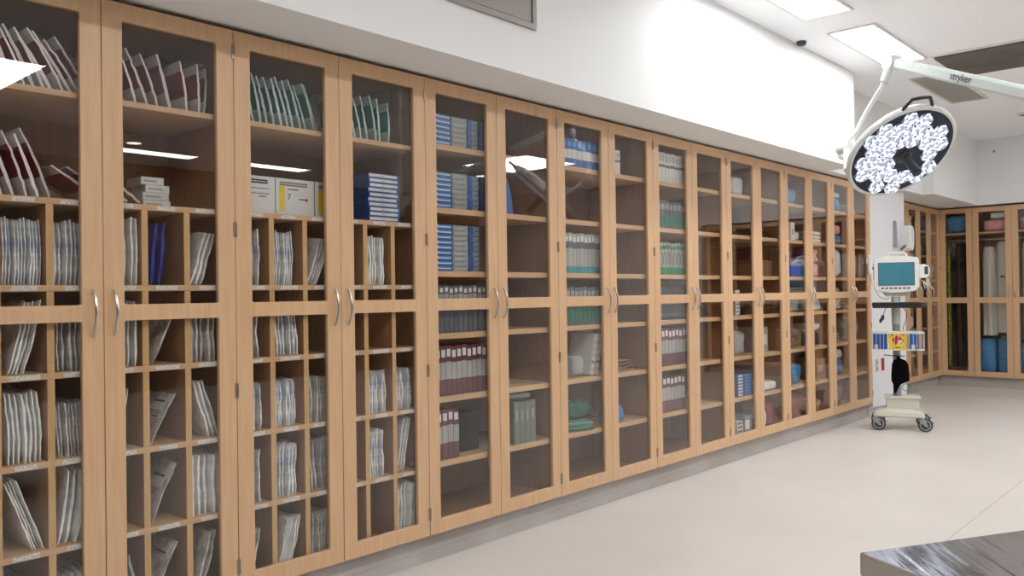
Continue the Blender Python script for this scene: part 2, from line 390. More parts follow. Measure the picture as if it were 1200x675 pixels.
def make_cabinet(label, ndoor, w, depth, shelves, st, grid, handles, zb=.14, zt=2.30, mid=(1.197, 1.251), group=None, wardrobe=False):
    """local x = width, local y = depth going in, front of the doors at y=0"""
    root = thing('glass_door_cabinet', label, 'cabinet', group=group)
    WW = ndoor*w; s = .0205; f = .026
    b = MB()
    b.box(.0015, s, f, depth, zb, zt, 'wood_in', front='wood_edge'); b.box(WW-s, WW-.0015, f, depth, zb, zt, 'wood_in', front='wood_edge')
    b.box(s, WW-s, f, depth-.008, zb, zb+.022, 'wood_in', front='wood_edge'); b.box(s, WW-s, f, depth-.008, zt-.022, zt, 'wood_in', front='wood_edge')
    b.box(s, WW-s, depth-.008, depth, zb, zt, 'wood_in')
    part('carcass', b, root)
    iw = WW-2*s
    for i, z in enumerate(shelves):
        b = MB(); b.box(s+.0005, WW-s-.0005, f+.006, depth-.0085, z-st, z, 'wood_shelf', bev=.0012)
        sh = part('shelf', b, root)
        if grid and i > 0:
            for c in range(6):
                cx = s+iw/6*(c+.5); lw = .034+.012*((i*7+c*5) % 3)/2
                lb = MB(); lb.box(cx-lw, cx+lw, f+.0045, f+.0062, z-st+.003, z-.003, 'label')
                part('shelf_label', lb, sh)
    if grid:
        zs = shelves[1:]+[zb+.022]
        for c in range(1, 6):
            b = MB(); x = s+iw/6*c
            for i in range(len(zs)-1):
                z1 = zs[i]-st-.0003; z0 = zs[i+1]+.0003
                b.box(x-.0115, x+.0115, f+.007, depth-.009, z0, z1, 'wood_in', front='wood_edge')
            part('divider', b, root)
    if wardrobe:
        b = MB(); b.tube([(s, depth*.5, 1.90), (WW-s, depth*.5, 1.90)], .012, 'steel', 12, cap=False); part('hanging_rail', b, root, True)
    dm = frame_mesh(w-.005, zb, zt, .067, .06, .065, *mid); 
    gm = MB(); gm.box(.062, w-.067, .010, .0145, zb+.06, mid[0]+.005, 'glass'); g1 = gm.mesh('glass_pane')
    gm = MB(); gm.box(.062, w-.067, .010, .0145, mid[1]-.005, zt-.055, 'glass'); g2 = gm.mesh('glass_pane')
    hm = handle_mb().mesh('handle', True)
    hgs = {}
    for sd, sg_ in (('R', 1), ('L', -1)):
        hb = MB(); hb.tube([(sg_*.0035, -.0015, -.028), (sg_*.0035, -.0015, .028)], .0038, 'hinge', 8); hb.box(min(0, sg_*.006), max(0, sg_*.006), -.001, .004, -.024, .024, 'hinge'); hgs[sd] = hb.mesh('hinge', True)
    for d in range(ndoor):
        dr = link('door', dm, root, (d*w+.0025, 0, 0))
        link('glass_pane', g1, dr); link('glass_pane', g2, dr)
        hs = handles[d]
        hx = w-.005-.034 if hs == 'R' else .030
        if hs: link('handle', hm, dr, (hx, 0, 1.225))
        hg = hgs[hs]; ex = -.002 if hs == 'R' else w-.003
        for z in (.24, .915, 1.533, 2.218): link('hinge', hg, dr, (ex, 0, z), (0, 0, 0 if hs == 'R' else 0))
    return root
GS = [1.971, 1.609, 1.320, 1.031, .742, .454]
PS = [2.005, 1.696, 1.387, 1.084, .777, .468]
L90 = (0, 0, PI/2)
cabn = ['leftmost', 'second', 'third', 'fourth', 'fifth', 'sixth', 'seventh', 'eighth']
lbl = ['maple glass-door cabinet of pigeonholes cut by the left edge of the photo',
       'maple glass-door cabinet of pigeonholes with three white boxes above',
       'maple glass-door cabinet with stacked blue and grey boxes, right of the pigeonholes',
       'fourth maple glass-door cabinet from the left, green tube packs low down',
       'fifth maple glass-door cabinet from the left, leaning green-footed folders',
       'sixth maple glass-door cabinet from the left, folded white cloth low down',
       'seventh maple glass-door cabinet from the left, pink bags on a middle shelf',
       'eighth maple glass-door cabinet, last before the white wall column']
gcab = make_cabinet(lbl[0], 2, W, .50, GS, .021, True, ['R', 'L'], group='wall of tall maple cabinets')
gcab.location = (0, Y0, 0); gcab.rotation_euler = L90
dup(gcab, (0, Y0+2*W, 0), L90, lbl[1])
pcab = make_cabinet(lbl[2], 2, W, .50, PS, .028, False, ['R', 'L'], group='wall of tall maple cabinets')
pcab.location = (0, Y0+4*W, 0); pcab.rotation_euler = L90
for k in range(3, 8): dup(pcab, (0, Y0+2*k*W, 0), L90, lbl[k])
# recessed run beyond the column
RW = .44
r0 = make_cabinet('narrow glass-door cabinet just right of the white column, in the recess', 2, RW, .50, PS, .028, False, ['R', 'L'], mid=(1.10, 1.16), group='cabinets of the far recess')
r0.location = (-.27, 9.77+.0, 0); r0.rotation_euler = L90
r1 = dup(r0, (-.27, 10.65, 0), L90, 'narrow glass-door cabinet in the recess, second from the corner door')
r2 = make_cabinet('single-door cabinet in the recess, tight in the far corner', 1, RW, .50, PS, .028, False, ['L'], mid=(1.10, 1.16), group='cabinets of the far recess')
r2.location = (-.27, 11.53, 0); r2.rotation_euler = L90
# back wall wardrobes
k0 = make_cabinet('back wall wardrobe in the corner holding black hanging garments', 1, .385, .50, [1.985], .02, False, ['R'], mid=(1.08, 1.15), group='back wall wardrobes', wardrobe=True)
k0.location = (-.27, YB, 0)
k1 = make_cabinet('back wall wardrobe of white gowns hanging over blue bags', 2, .442, .50, [1.985], .02, False, ['R', 'L'], mid=(1.08, 1.15), group='back wall wardrobes', wardrobe=True)
k1.location = (.117, YB, 0)
for k in range(1, 4):
    dup(k1, (.117+.886*k, YB, 0), (0, 0, 0), ['', 'back wall wardrobe, %s to the right of the white gown wardrobe' % ('first', 'second', 'third')[k-1]][1])

# ------------------------------------------------------------------ contents helpers
DEP0 = .045
def put(o, y, z, dep=DEP0, lean=0, thick=0, turn=0):
    o.location = (-dep, y, z+abs(math.sin(lean))*thick/2+.0006); o.rotation_euler = (0, lean, PI/2+turn); return o
def pouch_mesh(seed, h, d, t, mat, bow=0, crum=.0032):
    b = MB(); nx, nz = 6, 11; L = []
    for side in (-1, 1):
        g = []
        for j in range(nz+1):
            row = []
            for i in range(nx+1):
                u, v = i/nx, j/nz
                th = t/2*(.5+.5*min(1, 6*u, 4.2*(1-u))**.7)*(.3+.7*min(1, 5*v+.25, 5*(1-v)+.05))
                x = side*th + bow*math.sin(PI*v)*(1-.3*u)
                nn = noise.noise(Vector((u*2.5+seed*7.3, v*4.0, side*.3)))*crum + noise.noise(Vector((u*3+seed*3.1, v*9, 5)))*crum*.6
                hz = h*v*(1-.05*abs(math.sin(u*4+seed))); ext = .009*noise.noise(Vector((v*3, seed*1.7, 2)))
                row.append(Vector((x+nn, max(0, d*u+ext+.003), hz)))
            g.append(row)
        L.append(g)
    n1 = nx+1
    vs = [p for g in L for row in g for p in row]; N = (nz+1)*n1; fs = []
    for s in (0, 1):
        for j in range(nz):
            for i in range(nx):
                a = s*N+j*n1+i; q = (a, a+1, a+n1+1, a+n1); fs.append(q if s else q[::-1])
    def strip(idx):
        for a, c in zip(idx, idx[1:]): fs.append((a, c, N+c, N+a))
    strip([i for i in range(n1)]); strip([nz*n1+i for i in range(n1)]); strip([j*n1 for j in range(nz+1)]); strip([j*n1+nx for j in range(nz+1)])
    b.add(vs, fs, mat); return b.mesh('sterile_pouch', True)
_pc = {}
def pouch(kind, h, t, v, bow):
    key = (kind, round(h, 3), round(t, 4), v, round(bow, 4))
    if key not in _pc: _pc[key] = pouch_mesh(v*1.37+h*10, h, .27+.02*(v % 3), t, kind, bow)
    return _pc[key]
ordw = ['first', 'second', 'third', 'fourth', 'fifth', 'sixth', 'seventh', 'eighth', 'ninth', 'tenth', 'eleventh', 'twelfth', 'thirteenth', 'fourteenth']
numw = ['no', 'one', 'two', 'three', 'four', 'five', 'six', 'seven', 'eight', 'nine', 'ten', 'eleven', 'twelve', 'thirteen', 'fourteen']
look = {'paper': 'white paper', 'paperb': 'blue-printed white', 'film': 'grey film', 'navybag': 'navy foil'}
rown = ['top', 'second', 'middle', 'fourth', 'bottom']
def hole(cab, col, row, n, kind, h=.22, lean=0, span=None, t=None, bow=None, dep=None):
    y0 = Y0+cab*2*W+.0205; iw = 2*W-.041; cw = iw/6
    a = y0+cw*col+.0115+.004; e = y0+cw*(col+1)-.0115-.004
    z = ([1.320, 1.031, .742, .454, .162])[row]
    hh = min(h, .262)
    if t is None: t = .0125
    if bow is None: bow = R.uniform(-.006, .006)
    reach = hh*math.sin(abs(lean))
    if span: a2, e2 = a+(e-a)*span[0], a+(e-a)*span[1]
    else: a2, e2 = a, e
    if lean > 0: e2 = min(e2, e-reach)
    if lean < 0: a2 = max(a2, a+reach)
    room = e2-a2-t; pitch = min(room/max(1, n-1), t*1.5/max(.4, math.cos(lean)))
    pitch = max(pitch, 0)
    if n > 1 and pitch*math.cos(lean) < t*1.25: t = max(.004, pitch*math.cos(lean)*.78)
    tot = pitch*(n-1)
    start = (a2+t/2+.002) if (lean > 0) else (e2-t/2-tot-.002 if lean < 0 else a2+(e2-a2-tot)/2)
    bow = max(-.006, min(.006, bow)) if n > 5 else bow
    for i in range(n):
        me = pouch(kind, hh*(1-.05*((i*3+row) % 3)), round(t, 3), (i*2+col+row) % 5, bow)
        o = link('sterile_pouch', me)
        put(o, start+pitch*i, z, (dep if dep else DEP0)+.006*((i*5+col) % 4), lean, t)
        if cab == 0 and col == 4 and row in (2, 3, 4) and i == 0:
            sb = MB(); sb.box(-t/2-.0045, -t/2-.003, .035, .13, hh*.42, hh*.78, 'label'); sb.box(-t/2-.0052, -t/2-.0046, .04, .125, hh*.72, hh*.75, 'ink'); sb.box(-t/2-.0052, -t/2-.0046, .04, .09, hh*.46, hh*.48, 'ink')
            part('paper_label', sb, o, label='white printed label')
        if n > 1: s = '%s from left of %s %s pouches,' % (ordw[i], numw[n], look[kind])
        else: s = 'single %s pouch%s,' % (look[kind], ' leaning right' if lean > 0 else '')
        s += ' %s pigeonhole row, %s column, %s cabinet' % (rown[row], ordw[col if cab else col-1], cabn[cab])
        tag(o, s, 'pouch', '%s pouches in %s row column %s of the %s cabinet' % (look[kind], rown[row], ordw[col if cab else col-1], cabn[cab]))
H = hole
# leftmost cabinet (its first column lies outside the picture)
H(0,1,0,11,'paperb',.222,bow=.004); H(0,2,0,8,'paperb',.222,bow=.004); H(0,3,0,7,'paper',.245,bow=.003)
H(0,4,0,2,'navybag',.235,.10,(0,.6),t=.022); H(0,5,0,3,'paper',.215,.30,t=.014)
H(0,1,1,4,'paper',.262,.22,(.1,1),t=.013,bow=.006); H(0,2,1,6,'film',.23,bow=-.004); H(0,3,1,6,'paper',.255,bow=.004)
H(0,4,1,2,'film',.255,.42,t=.014); H(0,5,1,5,'film',.225,span=(0,.85),t=.020)
H(0,1,2,7,'paper',.262,-.05,t=.016,bow=.006); H(0,2,2,9,'film',.205,-.05); H(0,3,2,3,'paper',.25,.18,t=.013)
H(0,4,2,3,'film',.225,.50,t=.012); H(0,5,2,3,'paper',.255,-.28,t=.014)
H(0,1,3,4,'paper',.255,-.34,t=.011); H(0,2,3,4,'paper',.25,.14,t=.018,bow=.006); H(0,3,3,3,'film',.215,.12,t=.013)
H(0,4,3,2,'film',.24,.44,t=.02); H(0,5,3,5,'paper',.23,t=.02)
H(0,1,4,5,'film',.20,-.16,t=.016); H(0,2,4,4,'paper',.20,.1,t=.018); H(0,3,4,3,'film',.22,-.16,t=.016)
H(0,4,4,2,'film',.25,.42,t=.018); H(0,5,4,2,'film',.25,.30,t=.016)
# second cabinet
H(1,0,0,5,'paperb',.225,span=(0,.8),bow=.004); H(1,1,0,7,'paperb',.225,span=(0,.8),bow=.006); H(1,2,0,3,'paper',.22,.36,t=.012)
H(1,3,0,4,'paper',.22,span=(.1,.9)); H(1,4,0,6,'paper',.225,span=(0,.85)); H(1,5,0,1,'film',.17,dep=.2,t=.03)
H(1,0,1,5,'paperb',.225,span=(0,.75)); H(1,1,1,6,'paperb',.235,-.06,t=.014)
for c, k, n in ((0,'paperb',5),(1,'paperb',7),(2,'film',6),(3,'paper',5),(4,'paperb',6),(5,'paperb',5)):
    H(1,c,2,n,k,.215,span=(0,.85),bow=.004)
H(1,0,3,5,'paperb',.215,span=(0,.8)); H(1,1,3,6,'paperb',.22,.03,span=(0,.85)); H(1,2,3,5,'film',.22,-.06,t=.015)
H(1,3,3,4,'film',.21,span=(0,.8)); H(1,4,3,5,'paperb',.215,span=(0,.75),bow=-.005); H(1,5,3,3,'paper',.255,.20,t=.015)
H(1,0,4,3,'film',.20,.22,t=.014); H(1,1,4,5,'paper',.225,.26,t=.012); H(1,2,4,6,'film',.21,span=(0,.9)); H(1,3,4,3,'paper',.25,span=(0,.6),t=.017)
H(1,5,4,5,'paper',.25,.05,t=.016)

# big peel packs with a coloured band, leaning on the top shelves
def pack_mesh(h, d, t, body, band, seed):
    b = MB(); nz, ny = 10, 5
    vs = []; fs = []; ms = []
    rnd = random.Random(seed)
    for s in (-1, 1):
        for j in range(nz+1):
            for i in range(ny+1):
                v, u = j/nz, i/ny
                th = t/2*(.5+.5*math.sin(PI*min(1, .15+v*.9)))*(.55+.45*math.sin(PI*(.12+.76*u)))
                x = s*th+.005*math.sin(v*3.2)*(1 if seed % 2 else .4)+.004*noise.noise(Vector((u*5, v*8, seed)))
                vs.append((x, .002+d*u, h*v))
    n1 = ny+1; N = (nz+1)*n1
    for s in (0, 1):
        for j in range(nz):
            for i in range(ny):
                a = s*N+j*n1+i
                fs.append((a, a+1, a+n1+1, a+n1)); ms.append(band if (3 <= j < 8 and i < 4) else body)
    def strip(idx, m):
        for a, c in zip(idx, idx[1:]): fs.append((a, c, N+c, N+a)); ms.append(m)
    strip(list(range(n1)), body); strip([nz*n1+i for i in range(n1)], body); strip([j*n1 for j in range(nz+1)], body); strip([j*n1+ny for j in range(nz+1)], body)
    for f, m in zip(fs, ms): b.f.append(f); b.m.append(b.mi(m))
    b.v = vs
    return b.mesh('peel_pack', True)
def packs(ys, z, leans, h, body, band, labels, group, t=.014, dep=.05):
    for i, y in enumerate(ys):
        hh = h*(1-.16*R.random()); o = link('peel_pack', pack_mesh(hh, .22, t*(.8+.5*R.random()), body, band, i+int(z*10)))
        put(o, y, z, dep+.03*R.random(), leans[i]+R.uniform(-.03, .03), t*1.3)
        tag(o, labels(i), 'pack', group)
def lean_seq(y0, y1, n): return [y0+(y1-y0)*i/(n-1) for i in range(n)]
packs(lean_seq(.865, 1.185, 12), 1.971, [-.42-.015*i*(i > 6) for i in range(12)], .225, 'packgrey', 'maroon', lambda i: '%s from left of the white packs with maroon bands, top shelf, leftmost door' % ordw[i], 'maroon banded packs on the top shelf of the leftmost door')
packs([1.275, 1.305, 1.345, 1.385, 1.43, 1.475, 1.535, 1.585, 1.615], 1.971, [-.40, -.38, -.34, -.36, -.33, -.25, -.16, -.05, .02], .215, 'packgrey', 'maroon', lambda i: '%s from left of the maroon-banded packs, top shelf behind the second glass door' % ordw[i], 'maroon banded packs on the top shelf of the second door')
packs([.885, .915, .945, .985, 1.02, 1.055], 1.609, [-.3, -.32, -.32, -.34, -.36, -.38], .245, 'packgrey', 'maroon', lambda i: '%s from left of tall maroon-banded packs, second shelf, leftmost door' % ordw[i], 'tall maroon banded packs on the second shelf')
packs([1.215, 1.265, 1.315, 1.365], 1.609, [-.98, -.98, -.98, -.98], .185, 'packgrey', 'maroon', lambda i: '%s from left of steeply slumped maroon packs, second shelf, two leftmost doors' % ordw[i], 'slumped maroon banded packs on the second shelf', t=.016)
packs(lean_seq(1.80, 2.135, 12), 1.971, [-.20-.012*i for i in range(12)], .225, 'packteal', 'teal', lambda i: '%s from left of the teal-banded packs, top shelf behind third door' % ordw[i], 'teal banded packs on the top shelf of the third door')
packs([2.295, 2.33, 2.365, 2.405, 2.44, 2.475, 2.51], 1.971, [-.28, -.26, -.24, -.22, -.16, -.1, -.03], .22, 'packteal', 'teal', lambda i: '%s from left of the teal-banded packs, top shelf behind fourth door' % ordw[i], 'teal banded packs on the top shelf of the fourth door')

def boxobj(name, y, z, w, d, h, mat, cells, label, cat, group=None, dep=DEP0, lean=0, turn=0):
    b = MB(); b.frontgrid(-w/2, w/2, 0, d, 0, h, mat, cells)
    o = link(name, b.mesh(name)); put(o, y, z, dep, lean, w, turn); tag(o, label, cat, group); return o
# stack of small white cartons
for i, (y, w_) in enumerate(((1.452, .104), (1.448, .098), (1.455, .09), (1.436, .085))):
    boxobj('small_carton', y, 1.609+i*.0285, w_, .12, .0275, 'boxwhite', [(.1, .7, .35, .6, 'bookg')], '%s small white carton in the stack beside slumped maroon packs' % ('bottom', 'second lowest', 'second highest', 'top')[i], 'box', 'white cartons on the second shelf', dep=.13)
# three white boxes with yellow stripe
for i, y in enumerate((1.818, 2.0065, 2.197)):
    w_ = .185; h_ = .150
    t = thing('supply_box', ['white carton with dark blue header, leftmost of three on second shelf', 'white carton numbered seven with yellow stripe and red dot', 'white carton with yellow stripe, rightmost of three beside door post'][i], 'box', group='white cartons behind the third door')
    b = MB(); cells = [(.10, .82, .80, .91, 'inkgrey' if i else 'boxnavy')]
    if i: cells += [(.08, .23, .12, .79, 'yellow'), (.30, .60, .70, .725, 'ink')]
    else: cells += [(.35, .85, .66, .68, 'ink'), (.35, .85, .52, .54, 'ink')]
    cells += [(.60, .78, .44, .47, 'ink'), (.45, .88, .56, .565, 'inkgrey'), (.12, .8, .845, .865, 'boxwhite')]
    b.frontgrid(-w_/2, w_/2, 0, .22, 0, h_, 'boxwhite', cells); part('carton', b, t)
    if i == 1:
        part_o = link('printed_number', text_mesh('7', .034, 'ink'), t, (-.03, -.0005, .074), (PI/2, 0, 0)); part_o['label'] = 'black printed seven'
        b = MB(); b.lathe([(.007, 0), (.007, .0006)], 'red', 16, T=Matrix.Translation((.055, 0, .067)) @ Matrix.Rotation(PI/2, 4, 'X')); part('red_dot', b, t)
    put(t, y, 1.609, .06)
# stack of blue suture boxes, fourth door
for i in range(10):
    w_ = .178; off = [-.001, .0, .002, -.004, -.008, 0, -.006, .001, .0, -.003][i]
    boxobj('suture_box', 2.484+off, 1.609+i*.0218, w_, .24, .0213, 'boxblue', [(.02, .93, .30, .88, 'boxwhite'), (.40, .52, .5, .66, 'bookg')],
           '%s blue box with white label, counted from the bottom of the stack of ten' % ordw[i], 'box', 'blue boxes stacked behind the fourth door', dep=.06)
# fifth door stacks
def stack(y0, y1, z, n, mat, cells, name, desc, group, h=.0255, dep=.055):
    for i in range(n):
        jit = .002*((i*7) % 3-1)
        boxobj(name, (y0+y1)/2+jit*.5, z+i*h, (y1-y0)-.004, .22, h-.0008, mat, cells, desc % ordw[i], 'box', group, dep=dep+abs(jit))
for z, n, rn in ((2.005, 6, 'top'), (1.696, 7, 'second'), (1.387, 9, 'third')):
    g = '%s shelf of the fifth door' % rn
    stack(2.735, 2.905, z, n, 'boxblue', [(.02, .98, .42, .9, 'boxwhite'), (.45, .98, .62, .9, 'boxcyan')], 'suture_box', '%s from bottom of the blue-white striped boxes, '+g, 'striped boxes on the '+g)
    stack(2.907, 3.02, z, n, 'boxgrey', [(.1, .9, .2, .75, 'bookg')], 'suture_box', '%s from bottom of the grey boxes, '+g, 'grey boxes on the '+g)
    stack(3.022, 3.10, z, n, 'boxblue', [(.4, .95, .05, .95, 'boxgrey')], 'suture_box', '%s from bottom of the narrow blue-grey boxes, '+g, 'narrow boxes on the '+g)
    if n < 9: stack(3.103, 3.20, z, n, 'boxnavy', [(.1, .3, .1, .9, 'boxblue')], 'suture_box', '%s from bottom of the navy boxes, '+g, 'navy boxes on the '+g)

# rows of upright boxes / books
BK = {
 'mar': ('bookm', [(0, 1, .33, .68, 'bookg'), (.15, .85, .78, .93, 'boxwhite')], 'maroon and grey'),
 'slate': ('bookb', [(0, 1, .62, .82, 'bookg'), (.2, .8, .86, .95, 'boxwhite')], 'slate and grey'),
 'bluef': ('bookg', [(0, 1, 0, .17, 'bookt'), (0, 1, .62, .78, 'bookb'), (.2, .8, .80, .92, 'boxwhite')], 'grey teal-footed'),
 'dark': ('boxdark', [(.1, .9, .45, .72, 'bookg'), (0, 1, .1, .2, 'bookb')], 'dark grey-labelled'),
 'green': ('bookg', [(0, 1, 0, .22, 'bookgreen'), (0, 1, .80, .92, 'bookgreen'), (.3, .6, .3, .7, 'boxdark')], 'white green-footed'),
 'greenish': ('bookb', [(0, 1, .1, .45, 'greentube'), (.1, .9, .7, .9, 'bookg')], 'grey-green'),
 'white': ('boxwhite', [(0, 1, .5, .6, 'bookb'), (.2, .8, .7, .9, 'bookg')], 'white grey-banded'),
 'bluew': ('boxblue', [(0, 1, .3, .62, 'boxwhite'), (.2, .8, .72, .9, 'boxcyan')], 'blue and white'),
 'binder': ('binder', [(.35, .65, .55, .8, 'bookg')], 'grey-green'),
}
def bookrow(y0, y1, z, n, h, key, where, lean=0, d=.2, name='upright_folder', dep=.05, noun='folders'):
    mat, cells, adj = BK[key]; w_ = (y1-y0)/n
    if lean: w_ *= .86
    for i in range(n):
        hh = h*(1-.015*((i*5) % 3)); y = y0+(i+.5)*(y1-y0)/n
        s = '%s from left of %s %s %s, %s' % (ordw[i], numw[n], adj, noun, where)
        if n == 1: s = '%s %s, %s' % (adj, noun[:-1], where)
        boxobj(name, y, z, w_-.002, d, hh, mat, cells, s, 'folder', '%s %s on %s' % (adj, noun, where), dep=dep+.004*((i*3) % 3), lean=lean)
bookrow(2.74, 3.17, 1.084, 13, .235, 'slate', 'fourth shelf, fifth door')
bookrow(2.74, 3.17, .777, 12, .245, 'mar', 'fifth shelf, fifth door')
bookrow(2.74, 2.93, .468, 5, .245, 'mar', 'sixth shelf, fifth door')
b = MB(); b.box(-.10, .10, 0, .2, 0, .20, 'softblack', bev=.01); o = link('instrument_case', b.mesh('instrument_case')); put(o, 3.045, .468, .12); tag(o, 'black case beside maroon folders on sixth shelf, fifth door', 'case')
bookrow(3.19, 3.31, 1.084, 3, .23, 'slate', 'fourth shelf, sixth door'); bookrow(3.19, 3.29, .777, 3, .235, 'slate', 'fifth shelf, sixth door')
bookrow(3.34, 3.515, .468, 4, .225, 'binder', 'sixth shelf, sixth door', noun='binders', name='binder')
# soft goods
def blob(name, y, z, w, d, h, mat, label, cat, dep=.07, seed=1, crum=.12, turn=0, pw=.5, mats2=None):
    b = MB(); nu, nv = 20, 12; vs = []; fs = []
    sg = lambda q, p: math.copysign(abs(q)**p, q)
    for j in range(nv+1):
        ph = -PI/2+PI*j/nv
        for i in range(nu):
            th = 2*PI*i/nu
            x = sg(math.cos(ph), pw)*sg(math.cos(th), pw)*w/2; yy = sg(math.cos(ph), pw)*sg(math.sin(th), pw)*d/2; zz = sg(math.sin(ph), pw*.8)*h/2
            n_ = 1+crum*noise.noise(Vector((x*14+seed, yy*14, zz*14+seed*2)))*1.6-abs(noise.noise(Vector((x*30, yy*30+seed, zz*30))))*crum*.6
            n_ = min(n_, 1)
            vs.append((x*n_, yy*n_+d/2, max(0, zz*(n_ if zz > 0 else 1)+h/2)))
    for j in range(nv):
        for i in range(nu):
            a = j*nu+i; c = j*nu+(i+1) % nu; fs.append((a, c, c+nu, a+nu))
    b.add(vs, fs, mat)
    o = link(name, b.mesh(name, True)); put(o, y, z, dep, 0, 0, turn); return tag(o, label, cat)
blob('plastic_bag', 3.43, .700, .20, .16, .035, 'clearbag', 'crumpled clear bag lying on grey-green binders', 'bag', seed=3)
# sixth door: curved blue file
b = MB(); b.prism([(-.08, 0), (.08, 0), (.07, .10), (.035, .19), (-.02, .225), (-.08, .225)], 0, .18, 'boxblue'); o = link('file_box', b.mesh('file_box')); put(o, 3.285, 1.696, .06); tag(o, 'blue file box with sloping top, second shelf, sixth door', 'box')
b = MB(); b.prism([(-.05, 0), (.05, 0), (.045, .12), (-.01, .16), (-.05, .16)], 0, .18, 'boxnavy'); o = link('file_box', b.mesh('file_box')); put(o, 3.255, 2.005, .06); tag(o, 'navy file box on the top shelf behind the sixth door', 'box')
# seventh door
bookrow(3.73, 4.16, 2.005, 9, .165, 'bluew', 'top shelf, seventh door', noun='packets', name='upright_packet')
bookrow(3.72, 4.16, 1.387, 12, .235, 'bluef', 'third shelf, seventh door')
bookrow(3.72, 4.16, 1.084, 11, .225, 'greenish', 'fourth shelf, seventh door')
for i, y in enumerate((4.045, 4.09)):
    boxobj('glove_box', y, .777, .036, .18, .25, 'boxwhite', [(.15, .4, .1+.16*k, .2+.16*k, 'bookg') for k in range(5)]+[(.6, .85, .1+.16*k, .2+.16*k, 'bookg') for k in range(5)]+[(0, 1, .3, .34, 'mauve')], '%s leaning white dotted carton, fifth shelf, seventh door' % ('left', 'right')[i], 'box', 'leaning dotted cartons', lean=.24, dep=.06)
blob('plastic_bag', 3.95, .777, .12, .2, .13, 'clearbag', 'clear plastic bag left of the leaning dotted cartons', 'bag', seed=5)
blob('wrapped_drape', 3.80, .777, .13, .2, .05, 'bluewrap', 'flat blue wrapped drape beside a clear bag, seventh door', 'drape', seed=6)
def tubepack(y, z, L, r, m1, m2, ang, label, dep=.08, up=0):
    t = thing('syringe_pack', label, 'pack', group='tube packs on the sixth shelf')
    b = MB(); b.tube([(-L/2, 0, r), (-L/2+.01, 0, r), (L*.1, 0, r), (L/2, 0, r*1.0)], [r*.5, r, r, r*.8], m1, 10); part('barrel', b, t, True)
    b = MB(); b.tube([(-L*.72, 0, r), (-L*.5, 0, r)], [r*.75, r*.75], m2, 10); part('cap', b, t, True)
    put(t, y, z+up, dep, 0, 0, ang); return t
for i in range(6):
    tubepack(3.90+.035*(i % 3), .468, .20, .013, 'tealtube' if i % 2 else 'greentube', 'whitebag', -.55+.05*i, '%s of the green and white tube packs counted upward, seventh door' % ordw[i], dep=.06+.05*(i % 3), up=.0275*(i//3) if i < 3 else .028)
for i in range(4):
    tubepack(4.02+.02*(i % 2), .468, .16, .014, 'tealtube', 'greentube', .9, '%s teal tube pack lying crosswise, sixth shelf, seventh door' % ordw[i], dep=.26+.035*(i % 2), up=.029*(i//2))
blob('plastic_bag', 4.02, .528, .24, .2, .10, 'greentube', 'crumpled dark green bag heaped over tube packs, seventh door', 'bag', dep=.10, seed=8, crum=.3)
# eighth door
bookrow(4.19, 4.36, 2.005, 4, .15, 'white', 'top shelf, eighth door', noun='packets', name='upright_packet')
def loops(y, z, w, h, n, mat, label, dep=.06):
    b = MB()
    for k in range(n):
        pts = []
        for i in range(25):
            a = 2*PI*i/24; pts.append((w/2*(1-.08*k)*math.cos(a), .02+.09*(1+math.sin(a))*.9, .006+.010*k+h*.5*(1+math.sin(a+k))*.25))
        b.tube(pts, .0035, mat, 6, cap=False)
    o = link('coiled_cable', b.mesh('coiled_cable', True)); put(o, y, z, dep); return tag(o, label, 'cable')
loops(4.42, .777, .36, .12, 5, 'brown', 'tan cable coiled on the fifth shelf, eighth door')
boxobj('paper_sheet_stack', 4.46, .777, .10, .006, .20, 'boxwhite', [(.1, .9, .1, .3, 'bookg')], 'white card standing behind the tan cable coil', 'card', dep=.36, lean=.12)
loops(4.46, .468, .30, .10, 2, 'dwire', 'dark cable loop on the sixth shelf, eighth door', dep=.16)
blob('cable_pouch', 4.30, .468, .16, .13, .11, 'boxblue', 'blue cable pouch beside dark loop, eighth door', 'pouch', dep=.045, seed=9, crum=.25)
# ninth door
bookrow(4.72, 5.14, 2.005, 10, .20, 'white', 'top shelf, ninth door', noun='packets', name='upright_packet')
bookrow(4.72, 5.14, 1.696, 8, .185, 'greenish', 'second shelf, ninth door', noun='packets', name='upright_packet')
bookrow(4.80, 5.20, 1.387, 9, .215, 'green', 'third shelf, ninth door', lean=-.20)
bookrow(4.72, 5.16, 1.084, 11, .23, 'dark', 'fourth shelf, ninth door')
bookrow(4.72, 5.16, .777, 10, .255, 'mar', 'fifth shelf, ninth door')
bookrow(4.72, 5.10, .468, 8, .245, 'mar', 'sixth shelf, ninth door')
# tenth door
boxobj('carton', 5.30, .777, .16, .2, .09, 'brown', [(.2, .8, .3, .7, 'boxwhite')], 'low brown carton, fifth shelf behind the tenth door', 'box', dep=.2)
boxobj('carton', 5.52, 1.084, .16, .2, .06, 'boxdark', [(.2, .8, .3, .7, 'bookg')], 'flat dark carton, fourth shelf behind the tenth door', 'box', dep=.2)
blob('white_bag', 5.26, 2.005, .12, .16, .14, 'whitebag', 'small white bag on the top shelf behind the tenth door', 'bag', seed=12)
